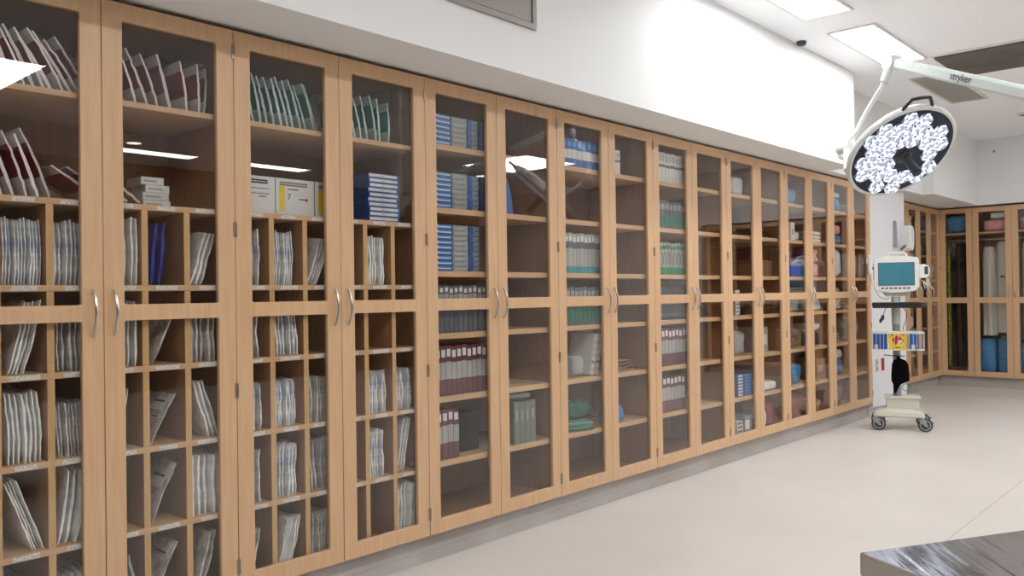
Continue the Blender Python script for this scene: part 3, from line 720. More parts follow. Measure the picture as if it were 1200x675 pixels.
# eleventh door
for s_, yy in enumerate((5.925, 6.055)):
    for i in range(7):
        boxobj('suture_box', yy, .468+i*.024, (.095, .145)[s_], .2, .0232, 'boxblue', [(.08, .85, .25, .8, 'boxwhite' if s_ == 0 else 'boxcyan')], '%s from bottom, %s blue box stack, sixth shelf, eleventh door' % (ordw[i], ('left', 'right')[s_]), 'box', 'blue boxes on the sixth shelf of the eleventh door', dep=.055)
boxobj('carton', 6.08, .162, .24, .25, .15, 'boxgrey', [(.05, .35, .3, .8, 'boxwhite'), (.5, .9, .2, .8, 'boxnavy')], 'grey carton on cabinet floor behind the eleventh door', 'box')
stack(5.86, 5.96, .162, 4, 'boxwhite', [(.1, .9, .2, .8, 'bookb')], 'carton', '%s from bottom of white cartons on the floor, eleventh door', 'white cartons on the floor of the eleventh door', h=.03)
stack(5.86, 5.94, 1.084, 7, 'boxgrey', [(.05, .9, .3, .9, 'boxwhite')], 'carton', '%s from bottom of small grey cartons, fourth shelf, eleventh door', 'small grey cartons of the eleventh door', h=.028)
blob('zip_case', 6.05, 1.084, .12, .12, .06, 'softblack', 'small black zip case beside grey cartons, eleventh door', 'case', seed=14)
blob('plastic_bag', 5.98, .777, .20, .2, .19, 'clearbag', 'clear bag of tubing on fifth shelf, eleventh door', 'bag', seed=15, crum=.25)
boxobj('tray', 6.03, .777, .05, .2, .22, 'boxwhite', [(.2, .8, .1, .9, 'bookg')], 'white card tray leaning behind clear tubing bag, eleventh door', 'tray', dep=.27, lean=.2)
blob('white_bag', 5.99, 2.005, .18, .2, .15, 'whitebag', 'white bag on the top shelf behind the eleventh door', 'bag', seed=16)
# twelfth door
blob('folded_cloth', 6.43, .468, .32, .25, .075, 'whitebag', 'folded white cloth on the sixth shelf, twelfth door', 'cloth', dep=.05, seed=17, crum=.06)
def basket(y, z, w, d, h, mat, label, dep=.05):
    b = MB(); r = .003
    for zz in (r, h*.5, h):
        b.tube([(-w/2, 0, zz), (w/2, 0, zz), (w/2, d, zz), (-w/2, d, zz), (-w/2, 0, zz)], r, mat, 6)
    n = 7
    for i in range(n+1):
        x = -w/2+w*i/n; b.tube([(x, 0, h), (x, 0, r), (x, d, r), (x, d, h)], r*.7, mat, 5)
    for i in range(5):
        yy = d*i/4; b.tube([(-w/2, yy, h), (-w/2, yy, r), (w/2, yy, r), (w/2, yy, h)], r*.7, mat, 5)
    o = link('wire_basket', b.mesh('wire_basket')); put(o, y, z, dep); return tag(o, label, 'basket')
basket(6.45, 1.387, .30, .25, .22, 'dwire', 'tall dark wire basket, third shelf, twelfth door')
boxobj('carton', 6.45, 1.396, .24, .18, .12, 'brown', [], 'brown carton inside the tall wire basket', 'box', dep=.085)
basket(6.45, 1.084, .30, .25, .10, 'dwire', 'low dark wire basket, fourth shelf, twelfth door')
boxobj('carton', 6.42, .777, .16, .2, .2, 'bookg', [(.1, .9, .3, .7, 'boxwhite')], 'pale carton on the fifth shelf behind the twelfth door', 'box', dep=.1)
basket(6.45, 1.696, .28, .22, .12, 'dwire', 'dark wire basket, second shelf, twelfth door', dep=.12)
blob('brown_bag', 6.52, .162, .16, .22, .2, 'maroon', 'dark red bag on the cabinet floor, twelfth door', 'bag', seed=18, crum=.2)
blob('white_bag', 6.37, .162, .11, .2, .2, 'whitebag', 'white bag left of the dark red bag, twelfth door', 'bag', seed=19, crum=.2)
# thirteenth..sixteenth doors
def bl(y, z, w_, h_, mat, label, cat='bag', seed=1, d=.22, dep=.06, crum=.18, name=None, pw=.5):
    nm = name or {'bag': 'supply_bag', 'bin': 'storage_bin', 'bottle': 'plastic_bottle'}.get(cat, cat.replace(' ', '_'))
    return blob(nm, y, z, w_, d, h_, mat, label, cat, dep=dep, seed=seed, crum=crum, pw=pw)
boxobj('carton', 6.89, 1.696, .075, .2, .15, 'boxwhite', [(.2, .8, .3, .6, 'bookg')], 'upright white carton on second shelf, thirteenth door', 'box')
bl(7.015, 1.696, .15, .085, 'whitebag', 'small white bag beside upright carton, thirteenth door', seed=21)
# bins
def bin_(y, z, w_, h_, mat, inner, label):
    t = thing('storage_bin', label, 'bin')
    b = MB(); d = .25
    b.box(-w_/2, w_/2, 0, .005, 0, h_*.55, mat); b.box(-w_/2, -w_/2+.005, .005, d, 0, h_, mat); b.box(w_/2-.005, w_/2, .005, d, 0, h_, mat); b.box(-w_/2+.005, w_/2-.005, d-.005, d, 0, h_, mat); b.box(-w_/2+.005, w_/2-.005, .005, d-.005, 0, .005, mat)
    part('bin_body', b, t)
    b = MB()
    b.tube([(-w_*.4, -.003, h_*.55), (-w_*.2, -.02, h_*.72), (w_*.2, -.02, h_*.72), (w_*.4, -.003, h_*.55)], .006, inner, 8); part('bin_handle', b, t, True)
    put(t, y, z, .05); return t
bin_(7.0, 1.387, .30, .20, 'violet', 'clearbag', 'violet storage bin with pale handle, third shelf, thirteenth door')
bl(7.03, 1.396, .20, .16, 'mauve', 'mauve bag inside the violet bin', seed=22, d=.17, dep=.09)
bl(6.98, 1.084, .28, .12, 'clearbag', 'clear bag on the fourth shelf, thirteenth door', seed=23)
boxobj('carton', 6.90, 1.084, .07, .04, .12, 'boxwhite', [(.2, .8, .5, .8, 'bookg')], 'small white carton behind clear bag, fourth shelf, thirteenth door', 'box', dep=.32)
bl(7.0, .777, .27, .20, 'boxdark', 'bulky dark bag on the fifth shelf, thirteenth door', seed=24, crum=.25)
bl(6.98, .468, .25, .18, 'bluewrap', 'blue wrapped bundle on the sixth shelf, thirteenth door', seed=25, crum=.25)
bl(7.0, .162, .26, .24, 'maroon', 'dark red bag on the cabinet floor, thirteenth door', seed=26, crum=.3)
bl(6.95, 2.005, .2, .14, 'bluewrap', 'small blue bundle on the top shelf, thirteenth door', seed=27)
for i in range(3): bl(7.41, 1.696+.034*i, .30, .033, 'whitebag', '%s folded white cloth in the pile of three, fourteenth door' % ('bottom', 'middle', 'top')[i], 'cloth', seed=28+i, name='folded_cloth', crum=.06, pw=.35)
for i in range(2): bl(7.40, 1.387+.13*i, .22+.02*i, .125, 'pink', '%s pink bag of the two stacked, third shelf, fourteenth door' % ('lower', 'upper')[i], seed=32+i)
bl(7.42, 1.084, .24, .12, 'whitebag', 'white and blue-tinged bag on fourth shelf, fourteenth door', seed=34)
bl(7.38, .777, .22, .13, 'boxdark', 'dark bag under a pale one, fifth shelf, fourteenth door', seed=35)
bl(7.42, .915, .22, .06, 'whitebag', 'pale bag lying on a dark bag, fourteenth door', seed=36)
boxobj('carton', 7.44, .468, .20, .2, .19, 'brown', [(.2, .7, .4, .7, 'bookg')], 'brown carton on the sixth shelf, fourteenth door', 'box')
bl(7.40, .162, .22, .14, 'brown', 'brown bag on the cabinet floor, fourteenth door', seed=37)
bl(7.93, 2.005, .22, .13, 'bluewrap', 'blue bundle on the top shelf, fifteenth door', seed=38)
bl(7.93, 2.136, .20, .06, 'whitebag', 'white bag lying on the blue bundle, fifteenth door', seed=39)
bl(7.93, 1.696, .24, .09, 'bluewrap', 'blue bundle beneath a pink bag, second shelf, fifteenth door', seed=40)
bl(7.93, 1.788, .20, .10, 'pink', 'pale pink bag on a blue bundle, second shelf, fifteenth door', seed=41)
bl(7.95, 1.387, .17, .27, 'whitebag', 'tall cream bag on the third shelf, fifteenth door', seed=42)
bl(7.93, 1.084, .22, .12, 'whitebag', 'low white bag on the fourth shelf, fifteenth door', seed=43, crum=.3)
bl(7.93, 1.206, .18, .09, 'pink', 'pink bag on the low white bag, fifteenth door', seed=44)
loops(7.93, .777, .24, .2, 5, 'wire', 'white tubing coiled on the fifth shelf, fifteenth door')
bl(7.93, .787+.07, .16, .12, 'whitebag', 'white bag resting on coiled tubing, fifteenth door', seed=45, dep=.12)
bl(7.92, .468, .26, .16, 'bluewrap', 'blue and grey bundle, sixth shelf, fifteenth door', seed=46)
bl(7.93, .628, .20, .09, 'whitebag', 'white bag on the grey-blue bundle, fifteenth door', seed=47)
bl(7.93, .162, .24, .24, 'mauve', 'mauve and red bag on the cabinet floor, fifteenth door', seed=48, crum=.3)
bl(8.36, 1.387, .16, .24, 'clearbag', 'tall clear bag on the third shelf, sixteenth door', seed=49)
bl(8.36, .777, .22, .25, 'clearbag', 'large clear bag of tubing, fifth shelf, sixteenth door', seed=50, crum=.35)
loops(8.36, 1.084, .2, .1, 3, 'wire', 'white tubing coil on the fourth shelf, sixteenth door')
bl(8.34, 2.005, .16, .10, 'whitebag', 'small white bag on the top shelf, sixteenth door', seed=51)

# ------------------------------------------------------------------ recess and back wall contents
def bl2(y, z, w_, h_, mat, label, seed, cat='bag'):
    o = bl(y, z, w_, h_, mat, label, cat, seed=seed, d=.26, dep=.27+.04)
    return o
k = 60
for dn, yc in (('door beside the column', 10.43), ('middle recess door', 10.87), ('second recess door from the corner', 11.31), ('recess corner door', 11.75)):
    for zi, (z, sn) in enumerate(zip(PS, ('top', 'second', 'third', 'fourth', 'fifth', 'sixth'))):
        mat = ['bookb', 'pink', 'maroon', 'whitebag', 'bluewrap', 'clearbag', 'boxdark', 'whitebag'][(k*5+zi*3) % 8]
        cn = {'bookb': 'slate', 'pink': 'pink', 'maroon': 'dark red', 'whitebag': 'white', 'bluewrap': 'blue', 'clearbag': 'clear', 'boxdark': 'dark grey'}[mat]
        bl2(yc, z, .36, .15+.02*((k+zi) % 5), mat, '%s bag on the %s shelf, %s' % (cn, sn, dn), k+zi)
    k += 7
def hang(x, z0, z1, w_, mat, label, d=.30, yo=.10, flare=.25, seed=0, name='hanging_gown', patch=None, cat='gown'):
    t = thing(name, label, cat, loc=(x, YB+.25, z0))
    b = MB(); n = 24; m_ = 10; vs = []; fs = []
    for j in range(m_+1):
        v = (j/m_)**2.2; zz = (z1-z0)*(1-v); ww = w_*(.72+.28*min(1, v*14)**.5+flare*.35*v)/2
        for i in range(n):
            a = 2*PI*i/n
            rip = 1+.12*math.sin(a*5+seed)*v+.05*math.sin(a*9+v*3+seed)
            vs.append((ww*math.cos(a)*rip, d/2*.55*math.sin(a)*rip*(.6+.4*min(1, v*10)), zz))
    for j in range(m_):
        for i in range(n):
            a = j*n+i; c = j*n+(i+1) % n; fs.append((a, c, c+n, a+n))
    fs.append(tuple(range(n))); fs.append(tuple(m_*n+i for i in range(n))[::-1])
    b.add(vs, fs, mat); part('cloth_body', b, t, True)
    b = MB(); zt = z1-z0
    hk = 1.9-z0
    b.tube([(0, 0, zt-.005), (0, 0, hk-.005), (0, -.012, hk+.008), (0, 0, hk+.018), (0, .012, hk+.008)], .0025, 'steel', 6); part('hanger_hook', b, t, True)
    if patch:
        b = MB(); px, pz, pw_, ph, pm = patch; b.box(px-pw_/2, px+pw_/2, -d/2*.55*1.16, -d/2*.55*1.16+.012, pz-z0, pz-z0+ph, pm, bev=.002); part('label_patch', b, t)
    return t
# black garments
for i, x in enumerate((-.166, -.099, -.032, .035)):
    hang(x, .24, 1.86, .070, 'softblack', '%s black garment from the left hanging in the corner wardrobe' % ordw[i], d=.32, flare=.0, seed=i, name='hanging_garment', cat='garment')
hang(-.213, .26, 1.80, .036, 'greenhi', 'lime and black garment hanging leftmost in the corner wardrobe', d=.34, flare=0, seed=8, name='hanging_garment', cat='garment')
# white gowns
hang(.255, .66, 1.80, .145, 'gown', 'shorter plain white gown hanging left in white gown wardrobe', seed=2)
hang(.40, .70, 1.86, .125, 'gown', 'white gown with small dark label hanging beside the plain one', seed=5, patch=(.02, 1.40, .05, .025, 'boxnavy'))
hang(.50, .90, 1.83, .07, 'gown', 'short white gown hanging rightmost behind the middle door', seed=4)
hang(.70, .62, 1.86, .15, 'gown', 'white gown hanging behind the door at right picture edge', seed=6)
hang(.86, .64, 1.84, .14, 'gown', 'white gown hanging second behind the door at right picture edge', seed=7)
def backblob(x, z, w_, h_, mat, label, seed, d=.28, yo=.06, crum=.15, cat='bag'):
    o = blob('supply_bag', 0, 0, w_, d, h_, mat, label, cat, seed=seed, crum=crum)
    o.location = (x, YB+yo, z+.0006); o.rotation_euler = (0, 0, 0); return o
backblob(-.08, 1.985, .30, .24, 'bluewrap', 'large blue bag on top shelf of the corner wardrobe', 81)
backblob(.37, 1.985, .30, .16, 'pink', 'pink and red bag on the wardrobe top shelf above gowns', 82)
backblob(.40, 2.15, .20, .08, 'whitebag', 'white bag on the pink bag in the gown wardrobe', 83, d=.2)
backblob(.76, 1.985, .28, .17, 'pink', 'pink bag on the top shelf at right picture edge', 84)
backblob(.25, .162, .20, .46, 'bluewrap', 'tall blue bag under the plain white gown', 85)
backblob(.45, .162, .18, .50, 'bluewrap', 'tall blue bag under the labelled white gown', 86)
backblob(.72, .162, .22, .44, 'bluewrap', 'blue bag on the wardrobe floor at right picture edge', 87)

# ------------------------------------------------------------------ ceiling fittings
def troffer(x0, x1, y0, y1, label, mat='panel', name='ceiling_light', cat='ceiling light', blades=False, group='ceiling light panels'):
    t = thing(name, label, cat, loc=((x0+x1)/2, (y0+y1)/2, ZC), group=group); w_, l_ = (x1-x0)/2, (y1-y0)/2; f = .022
    b = MB()
    for a in ((-w_-f, w_+f, -l_-f, -l_), (-w_-f, w_+f, l_, l_+f), (-w_-f, -w_, -l_, l_), (w_, w_+f, -l_, l_)): b.box(a[0], a[1], a[2], a[3], -.012, -.0005, 'frame', bev=.003)
    part('frame', b, t)
    b = MB(); b.box(-w_, w_, -l_, l_, -.006, -.0008, mat)
    if blades:
        n = int(2*l_/.02)
        b = MB(); b.box(-w_, w_, -l_, l_, -.002, -.0008, 'ventdark')
        n = 14
        for i in range(n): x = -w_+(i+.5)*2*w_/n; b.box(x-.004, x+.006, -l_, l_, -.008, -.002, 'ventgrey')
    part('diffuser' if not blades else 'blades', b, t); return t
troffer(.60, .90, 6.12, 7.29, 'long bright ceiling panel above the surgical lamp arm')
troffer(.60, .90, 4.47, 5.67, 'bright ceiling panel cut by the top edge of the photo')
for y in (-2.6, -.9, .8, 2.5, 4.6, 6.3, 8.0, 9.7): troffer(2.32, 2.62, y, y+1.25, 'added unseen ceiling light panel, middle row, brightening the room and cabinet interiors')  # row added out of view to brighten the room and cabinet interiors
troffer(.60, .90, 7.95, 9.27, 'grey slatted ceiling vent between the lamp and far corner', name='ceiling_vent', cat='vent', blades=True, group=None)
for x0, y0, y1 in ((4.2, 1.75, 2.5), (4.4, 8.5, 9.6)):
    troffer(x0, x0+1.2, y0, y1, 'ceiling light panel over the far side of the room')
for y0 in (4.22, 5.95): troffer(7.42, 7.72, y0, y0+1.25, 'ceiling light panel over the far side of the room')
t = thing('ceiling_panel', 'large dark grey ceiling panel at the right above the lamp arm', 'ceiling panel', loc=(1.55, 7.70, ZC))
b = MB(); b.box(-.58, .58, -.39, .39, -.03, -.0005, 'ventdark', bev=.004); part('panel_face', b, t)
b = MB()
for a in ((-.60, .60, -.41, -.392), (-.60, .60, .392, .41), (-.60, -.582, -.392, .392), (.582, .60, -.392, .392)): b.box(a[0], a[1], a[2], a[3], -.014, -.0005, 'frame')
part('frame', b, t)
def disc(name, x, y, r, label, mat, cat, h=.02):
    t = thing(name, label, cat, loc=(x, y, ZC)); b = MB(); b.lathe([(r*.8, -h), (r, -h*.6), (r, -.0005)], mat, 20); part('housing', b, t, True)
    b = MB(); b.lathe([(r*.4, -h-.004), (r*.5, -h+.0005)], 'dgrey', 16); part('sensor', b, t, True); return t
disc('smoke_detector', 1.0, 10.42, .06, 'round white ceiling detector near the right edge', 'white', 'detector')
disc('ceiling_sensor', .36, 6.17, .035, 'small dark sensor where ceiling meets the upper wall', 'dgrey', 'sensor', .03)
for x, y in ((7.05, 4.45), (6.2, 9.5)):
    t = thing('recessed_downlight', 'round warm ceiling downlight on the far side of room', 'ceiling light', loc=(x, y, ZC), group='downlights')
    b = MB(); b.lathe([(.09, -.006), (.11, -.0005)], 'frame', 24); part('trim_ring', b, t, True)
    b = MB(); b.lathe([(.08, -.009), (.08, -.0062)], 'downlight', 24); part('lens', b, t)
t = thing('sprinkler_head', 'small sprinkler head high on the far wall right of the lamp', 'sprinkler', loc=(.40, UB, 2.98))
b = MB(); b.lathe([(.016, 0), (.016, .004), (.007, .006), (.006, .02), (.012, .022), (.012, .025)], 'hinge', 16, T=Matrix.Rotation(PI/2, 4, 'X')); part('nozzle', b, t, True)
t = thing('wall_alarm', 'small pale fitting high on the far wall, right edge', 'wall fitting', loc=(1.05, UB, 2.93))
b = MB(); b.box(-.05, .05, -.02, 0, -.02, .02, 'cream', bev=.004); part('housing', b, t)
# access panel on the upper wall
t = thing('wall_access_panel', 'grey metal access panel on upper wall at the top edge', 'access panel', loc=(.31, 2.83, 2.55))
b = MB(); hh = .46
for y0_, y1_, z0_, z1_ in ((-.30, .30, 0, .028), (-.30, .30, hh-.028, hh), (-.30, -.272, .028, hh-.028), (.272, .30, .028, hh-.028)): b.box(0, .014, y0_, y1_, z0_, z1_, 'ventmetal', bev=.002)
part('frame', b, t)
b = MB(); b.box(.0005, .007, -.268, .268, .033, hh-.033, 'ventmetal'); part('door_leaf', b, t)

# ------------------------------------------------------------------ surgical lamp
Lc = Vector((1.354, 5.211, 2.068)); n_ = Vector((.574, -.375, -.728)).normalized()
e1 = Vector((.814, .164, .558)); e1 = (e1-n_*e1.dot(n_)).normalized(); e2 = n_.cross(e1)
Q = Matrix.Translation(Lc) @ Matrix((e1.to_4d(), e2.to_4d(), n_.to_4d(), (0,0,0,1))).transposed()
Q = Matrix(((e1.x, e2.x, n_.x, Lc.x), (e1.y, e2.y, n_.y, Lc.y), (e1.z, e2.z, n_.z, Lc.z), (0, 0, 0, 1)))
t = thing('surgical_lamp', 'round white surgical lamp with lit LED clusters hanging on a jointed arm', 'surgical lamp', loc=Lc)
T0 = Matrix.Translation(-Lc) @ Q
b = MB(); RL = .315
b.lathe([(RL-.012, .006), (RL, .010), (RL+.010, .002), (RL+.012, -.016), (RL+.002, -.034), (RL-.05, -.055), (.15, -.075), (.02, -.08)], 'lampwhite', 64, T=T0); part('lamp_housing', b, t, True)
b = MB(); b.lathe([(.01, .0075), (RL-.014, .0075), (RL-.012, .0065)], 'navy', 64, T=T0); part('lens_plate', b, t)
leds = [(0.146,.215),(.202,.135),(.006,.266),(.059,.198),(.119,.132),(.168,.041),(.231,-.033),(-.088,.256),(-.031,.184),(.026,.111),(.084,.027+.03),(.138,-.043),(.195,-.125),(-.117,.171),(-.057,.093),(.112,-.145),(-.202,.143),(-.154,.071),(-.106,-.001),(.067,-.245),(-.246,.06),(-.186,-.019),(-.130,-.102),(-.078,-.182),(-.021,-.250),(-.232,-.110),(-.165,-.205)]
bm = MB()
rings = [(.051, .001), (.047, .016), (.032, .026), (.012, .024)]
vs = []; fs = []; ms = []
for k_, (r, h) in enumerate(rings):
    for i in range(6*(2 if k_ else 2)):
        a = PI*i/6+(.26 if k_ % 2 else 0); rr = r*(1 if i % 2 == 0 else (.93 if k_ else .9)); vs.append((rr*math.cos(a), rr*math.sin(a), h))
for k_ in range(3):
    for i in range(12):
        a = k_*12+i; c = k_*12+(i+1) % 12
        fs.append((a, c, c+12)); ms.append(('led', 'ledb', 'led2', 'led', 'ledb')[(i*2+k_) % 5]); fs.append((a, c+12, a+12)); ms.append(('led', 'ledb', 'led', 'led')[(i+k_*3) % 4])
fs.append(tuple(36+i for i in range(12))); ms.append('led')
bm.v = vs
for f, m_ in zip(fs, ms): bm.f.append(f); bm.m.append(bm.mi(m_))
lme = bm.mesh('led_module')
# led bodies are tucked inside a small metal cup
for i, (u, v) in enumerate(leds):
    o = link('led_module', lme, t); ang = R.choice([0, 1.05, 2.1])+.3
    o.matrix_local = T0 @ Matrix.Translation((u*.97, v*.97, .0078)) @ Matrix.Rotation(ang, 4, 'Z')
b = MB(); b.lathe([(.055, .008), (.052, .03), (.034, .036), (.031, .05), (.022, .055), (.024, .10), (.027, .185), (.022, .19)], 'black', 24, T=T0); part('sterile_handle', b, t, True, label='black centre grip')
def Lp(u, v, w_=0): return T0 @ Vector((u, v, w_))
ua = math.atan2(.238, .214)
b = MB()
pts = []
for k_ in range(9):
    a = ua-.28+.56*k_/8; rr = RL+.008+.055*min(1, 4*min(k_/8, 1-k_/8)); pts.append(Lp(rr*math.cos(a), rr*math.sin(a), -.01))
b.tube(pts, .010, 'black', 8); part('rim_handle', b, t, True)
# yoke, drop tube, knuckle, spring arm
P = lambda x, y, z: Vector((x, y, z))-Lc
back = Lp(0, 0, -.08)
jA = P(1.00, 5.30, 2.15)
b = MB(); b.tube([jA+Vector((-.05, .02, .0)), jA+Vector((.03, -.01, .0))], .034, 'lampwhite', 16)
rim = Lp(-(RL+.005)*.9, (RL+.005)*.43, -.02)
b.tube([jA, jA.lerp(rim, .6), rim], .018, 'lampwhite', 12)
b.tube([jA+Vector((-.05, .02, -.0)), jA+Vector((-.04, .0, -.05)), (jA+Vector((.03, .05, -.09))), back+Vector((-.12, .08, -.02)), back], .012, 'lampwhite', 10)
part('yoke', b, t, True)
kx = P(1.237, 5.436, 2.668)
b = MB(); dn = P(1.20, 5.404, 2.545); 
b.tube([kx, kx.lerp(dn, .5), dn], [.036, .030, .027], 'lampwhite', 16); part('knuckle_post', b, t, True)
b = MB()
b.tube([dn+Vector((0, 0, .02)), dn+Vector((-.01, 0, -.02)), dn+Vector((-.05, .01, -.07)), P(1.08, 5.43, 2.381), P(1.03, 5.39, 2.26), jA+Vector((-.005, .0, .03)), jA], .0145, 'lampwhite', 12); part('drop_tube', b, t, True)
hub = P(2.47, 4.62, 2.03)
b = MB()
ax = (hub-kx).normalized(); side = ax.cross(Vector((0, 0, 1))).normalized(); up = side.cross(ax)
def armsec(p, hw, hh): return [p+side*hw*sx+up*hh*sz for sx, sz in ((-1, -.6), (-.6, -1), (.6, -1), (1, -.6), (1, .6), (.6, 1), (-.6, 1), (-1, .6))]
secs = [armsec(kx.lerp(hub, f), hw, hh) for f, hw, hh in ((-.005, .022, .022), (.05, .026, .030), (.25, .029, .033), (.7, .030, .034), (1.0, .032, .036))]
vs = [q for s_ in secs for q in s_]; fs = [tuple(range(8))[::-1], tuple(32+i for i in range(8))]
for k_ in range(4):
    for i in range(8): a = k_*8+i; c = k_*8+(i+1) % 8; fs.append((a, c, c+8, a+8))
b.add(vs, fs, 'armgrey'); part('spring_arm', b, t)
b = MB(); b.tube([kx-side*.038, kx+side*.038], .047, 'lampwhite', 20); part('knuckle', b, t, True)
b = MB(); b.tube([hub+Vector((0, 0, -.09)), hub+Vector((0, 0, .10)), hub+Vector((0, 0, .11)), Vector((hub.x, hub.y, ZC-.05-Lc.z)), Vector((hub.x, hub.y, ZC-.0505-Lc.z)), Vector((hub.x, hub.y, ZC-.001-Lc.z))], [.06, .06, .045, .045, .12, .12], 'lampwhite', 20); part('ceiling_post', b, t, True)
# maker's word on the arm, on the side facing the room
tm = text_mesh('stryker', .056, 'ink', .0006); 
cpos = kx.lerp(hub, .395)
sgn = 1 if (Vector((2.956, 0, 1.267))-Lc-cpos).dot(side) > 0 else -1
nx_ = side*sgn; tx = ax; 
if tx.cross(up).dot(nx_) < 0: tx = -ax
o = link('maker_lettering', tm, t); pos = cpos+nx_*.0352+up*.006
o.matrix_local = Matrix(((tx.x, up.x, nx_.x, pos.x), (tx.y, up.y, nx_.y, pos.y), (tx.z, up.z, nx_.z, pos.z), (0, 0, 0, 1)))

# ------------------------------------------------------------------ monitor cart
cx, cy = .405, 8.08; CR = math.radians(19.1)
t = thing('monitor_cart', 'white wheeled monitor stand on four grey castors before the column', 'cart', loc=(cx, cy, 0), rz=CR)
# local x right, local -y towards the room
b = MB()
b.bbox(-.10, .17, -.10, .10, .185, .285, 'cream', .008); b.bbox(-.115, .185, -.11, .11, .28, .30, 'cream', .006); part('battery_box', b, t)
b = MB(); pol = []
for k_ in range(36):
    a = 2*PI*k_/36; c_, s_ = math.cos(a), math.sin(a)
    pol.append((.255*math.copysign(abs(c_)**.55, c_), .225*math.copysign(abs(s_)**.55, s_)))
vs = []; n = 36
for z, f in ((.118, .90), (.128, 1), (.165, .97), (.192, .55)):
    for k_, (x, y) in enumerate(pol):
        pin = 1-.22*abs(math.cos(2*2*PI*k_/36))*1.0; vs.append((x*f*pin, y*f*pin, z+(.0 if f < .6 else 0)))
fs = [tuple(range(n))[::-1], tuple(3*n+i for i in range(n))]
for k_ in range(3):
    for i in range(n): a = k_*n+i; c = k_*n+(i+1) % n; fs.append((a, c, c+n, a+n))
b.add(vs, fs, 'cream'); part('base', b, t, True)
for sx, sy in ((-1, -1), (1, -1), (-1, 1), (1, 1)):
    x, y = sx*.19, sy*.165
    b = MB(); b.tube([(x, y, .125), (x, y, .105)], .022, 'grey', 14)
    b.prism([(x-.03, .108), (x+.03, .108), (x+.030, .085), (x+.045, .05), (x+.03, .045), (x-.02, .085)], y-.024, y-.018, 'grey'); b.prism([(x-.03, .108), (x+.03, .108), (x+.030, .085), (x+.045, .05), (x+.03, .045), (x-.02, .085)], y+.018, y+.024, 'grey')
    b.box(x-.03, x+.03, y-.024, y+.024, .10, .110, 'grey')
    b.prism([(x+.03, .100), (x+.09, .085), (x+.092, .079), (x+.03, .088)], y-.012, y+.012, 'dgrey')
    cs = part('castor', b, t)
    wb = MB(); TW = Matrix.Translation((x+.022, y, .061)) @ Matrix.Rotation(PI/2, 4, 'X')
    wb.lathe([(.046, -.013), (.058, -.013), (.0605, -.008), (.0605, .008), (.058, .013), (.046, .013)], 'rubber', 28, T=TW)
    wb.lathe([(.010, -.0165), (.040, -.0145), (.0465, -.0135), (.0465, .0135), (.040, .0145), (.010, .0165)], 'tread', 28, T=TW)
    wb.lathe([(.008, -.0175), (.036, -.0155), (.036, .0155), (.008, .0175)], 'rubber', 20, T=TW)
    part('wheel', wb, cs, True)
b = MB(); b.tube([(-.005, 0, .295), (-.005, 0, .62), (-.005, 0, 1.10)], [.036, .033, .033], 'grey', 18); b.tube([(-.005, 0, .95), (-.005, 0, 1.20)], .038, 'armgrey', 18); part('pole', b, t, True)
b = MB(); b.bbox(-.205, .20, -.15, .12, 1.108, 1.150, 'black', .006); b.bbox(-.20, .235, -.165, -.14, 1.10, 1.118, 'black', .004); part('tray', b, t)
# basket
b = MB(); x0, x1, y0, y1, z0, z1 = -.205, .215, -.20, -.045, .725, .885
for z in (z0, z1, z1-.012): b.tube([(x0, y0, z), (x1, y0, z), (x1, y1, z), (x0, y1, z), (x0, y0, z)], .0035, 'wire', 6)
for i in range(15):
    x = x0+(x1-x0)*i/14; b.tube([(x, y0, z1), (x, y0, z0), (x, y1, z0), (x, y1, z1)], .002, 'wire', 5)
for i in range(5):
    y = y0+(y1-y0)*i/4; b.tube([(x0, y, z1), (x0, y, z0), (x1, y, z0), (x1, y, z1)], .002, 'wire', 5)
b.box(-.04, .03, -.045, -.03, .76, .87, 'grey'); part('wire_basket', b, t)
# monitor (bolted to the pole)
mo = link('monitor', None, t, (0, 0, 0)); b = MB()
b.prism([(-.185, 1.285), (-.165, 1.255), (-.05, 1.235), (.06, 1.235), (.155, 1.252), (.19, 1.29), (.19, 1.535), (.175, 1.555), (.11, 1.565), (-.10, 1.57), (-.16, 1.545), (-.185, 1.53)], -.075, .05, 'white')
b.prism([(-.09, 1.205), (.10, 1.205), (.125, 1.25), (-.12, 1.25)], -.05, .04, 'cream')
o_ = part('monitor_case', b, t)
bpy.data.objects.remove(mo)
m_ = o_.modifiers.new('bev', 'BEVEL'); m_.width = .008; m_.segments = 2; m_.limit_method = 'ANGLE'
b = MB(); b.tube([(-.06, -.045, 1.555), (-.055, -.045, 1.592), (-.03, -.045, 1.60), (.06, -.045, 1.598), (.085, -.045, 1.590), (.09, -.045, 1.555)], .010, 'white', 8); part('carry_handle', b, o_, True)
b = MB(); b.bbox(-.150, .152, -.0775, -.074, 1.302, 1.512, 'dgrey', .001); b.box(-.145, .147, -.0785, -.0774, 1.307, 1.507, 'screen'); part('screen', b, o_)
for i in range(7):
    b = MB(); x = -.115+.036*i; b.bbox(x-.011, x+.011, -.079, -.0745, 1.272, 1.284, 'black', .002); part('button', b, o_)
b = MB(); b.box(-.19, -.1855, -.05, .02, 1.36, 1.50, 'grey'); part('side_vent', b, o_)
# right-hand cuff module
b = MB(); b.prism([(.19, 1.49), (.235, 1.49), (.265, 1.475), (.278, 1.44), (.272, 1.395), (.25, 1.368), (.19, 1.365)], -.06, .03, 'white')
o2 = part('side_module', b, t); m_ = o2.modifiers.new('bev', 'BEVEL'); m_.width = .006; m_.segments = 2; m_.limit_method = 'ANGLE'
b = MB(); b.bbox(.232, .262, -.064, -.058, 1.40, 1.47, 'dgrey', .004); part('socket_panel', b, o2)
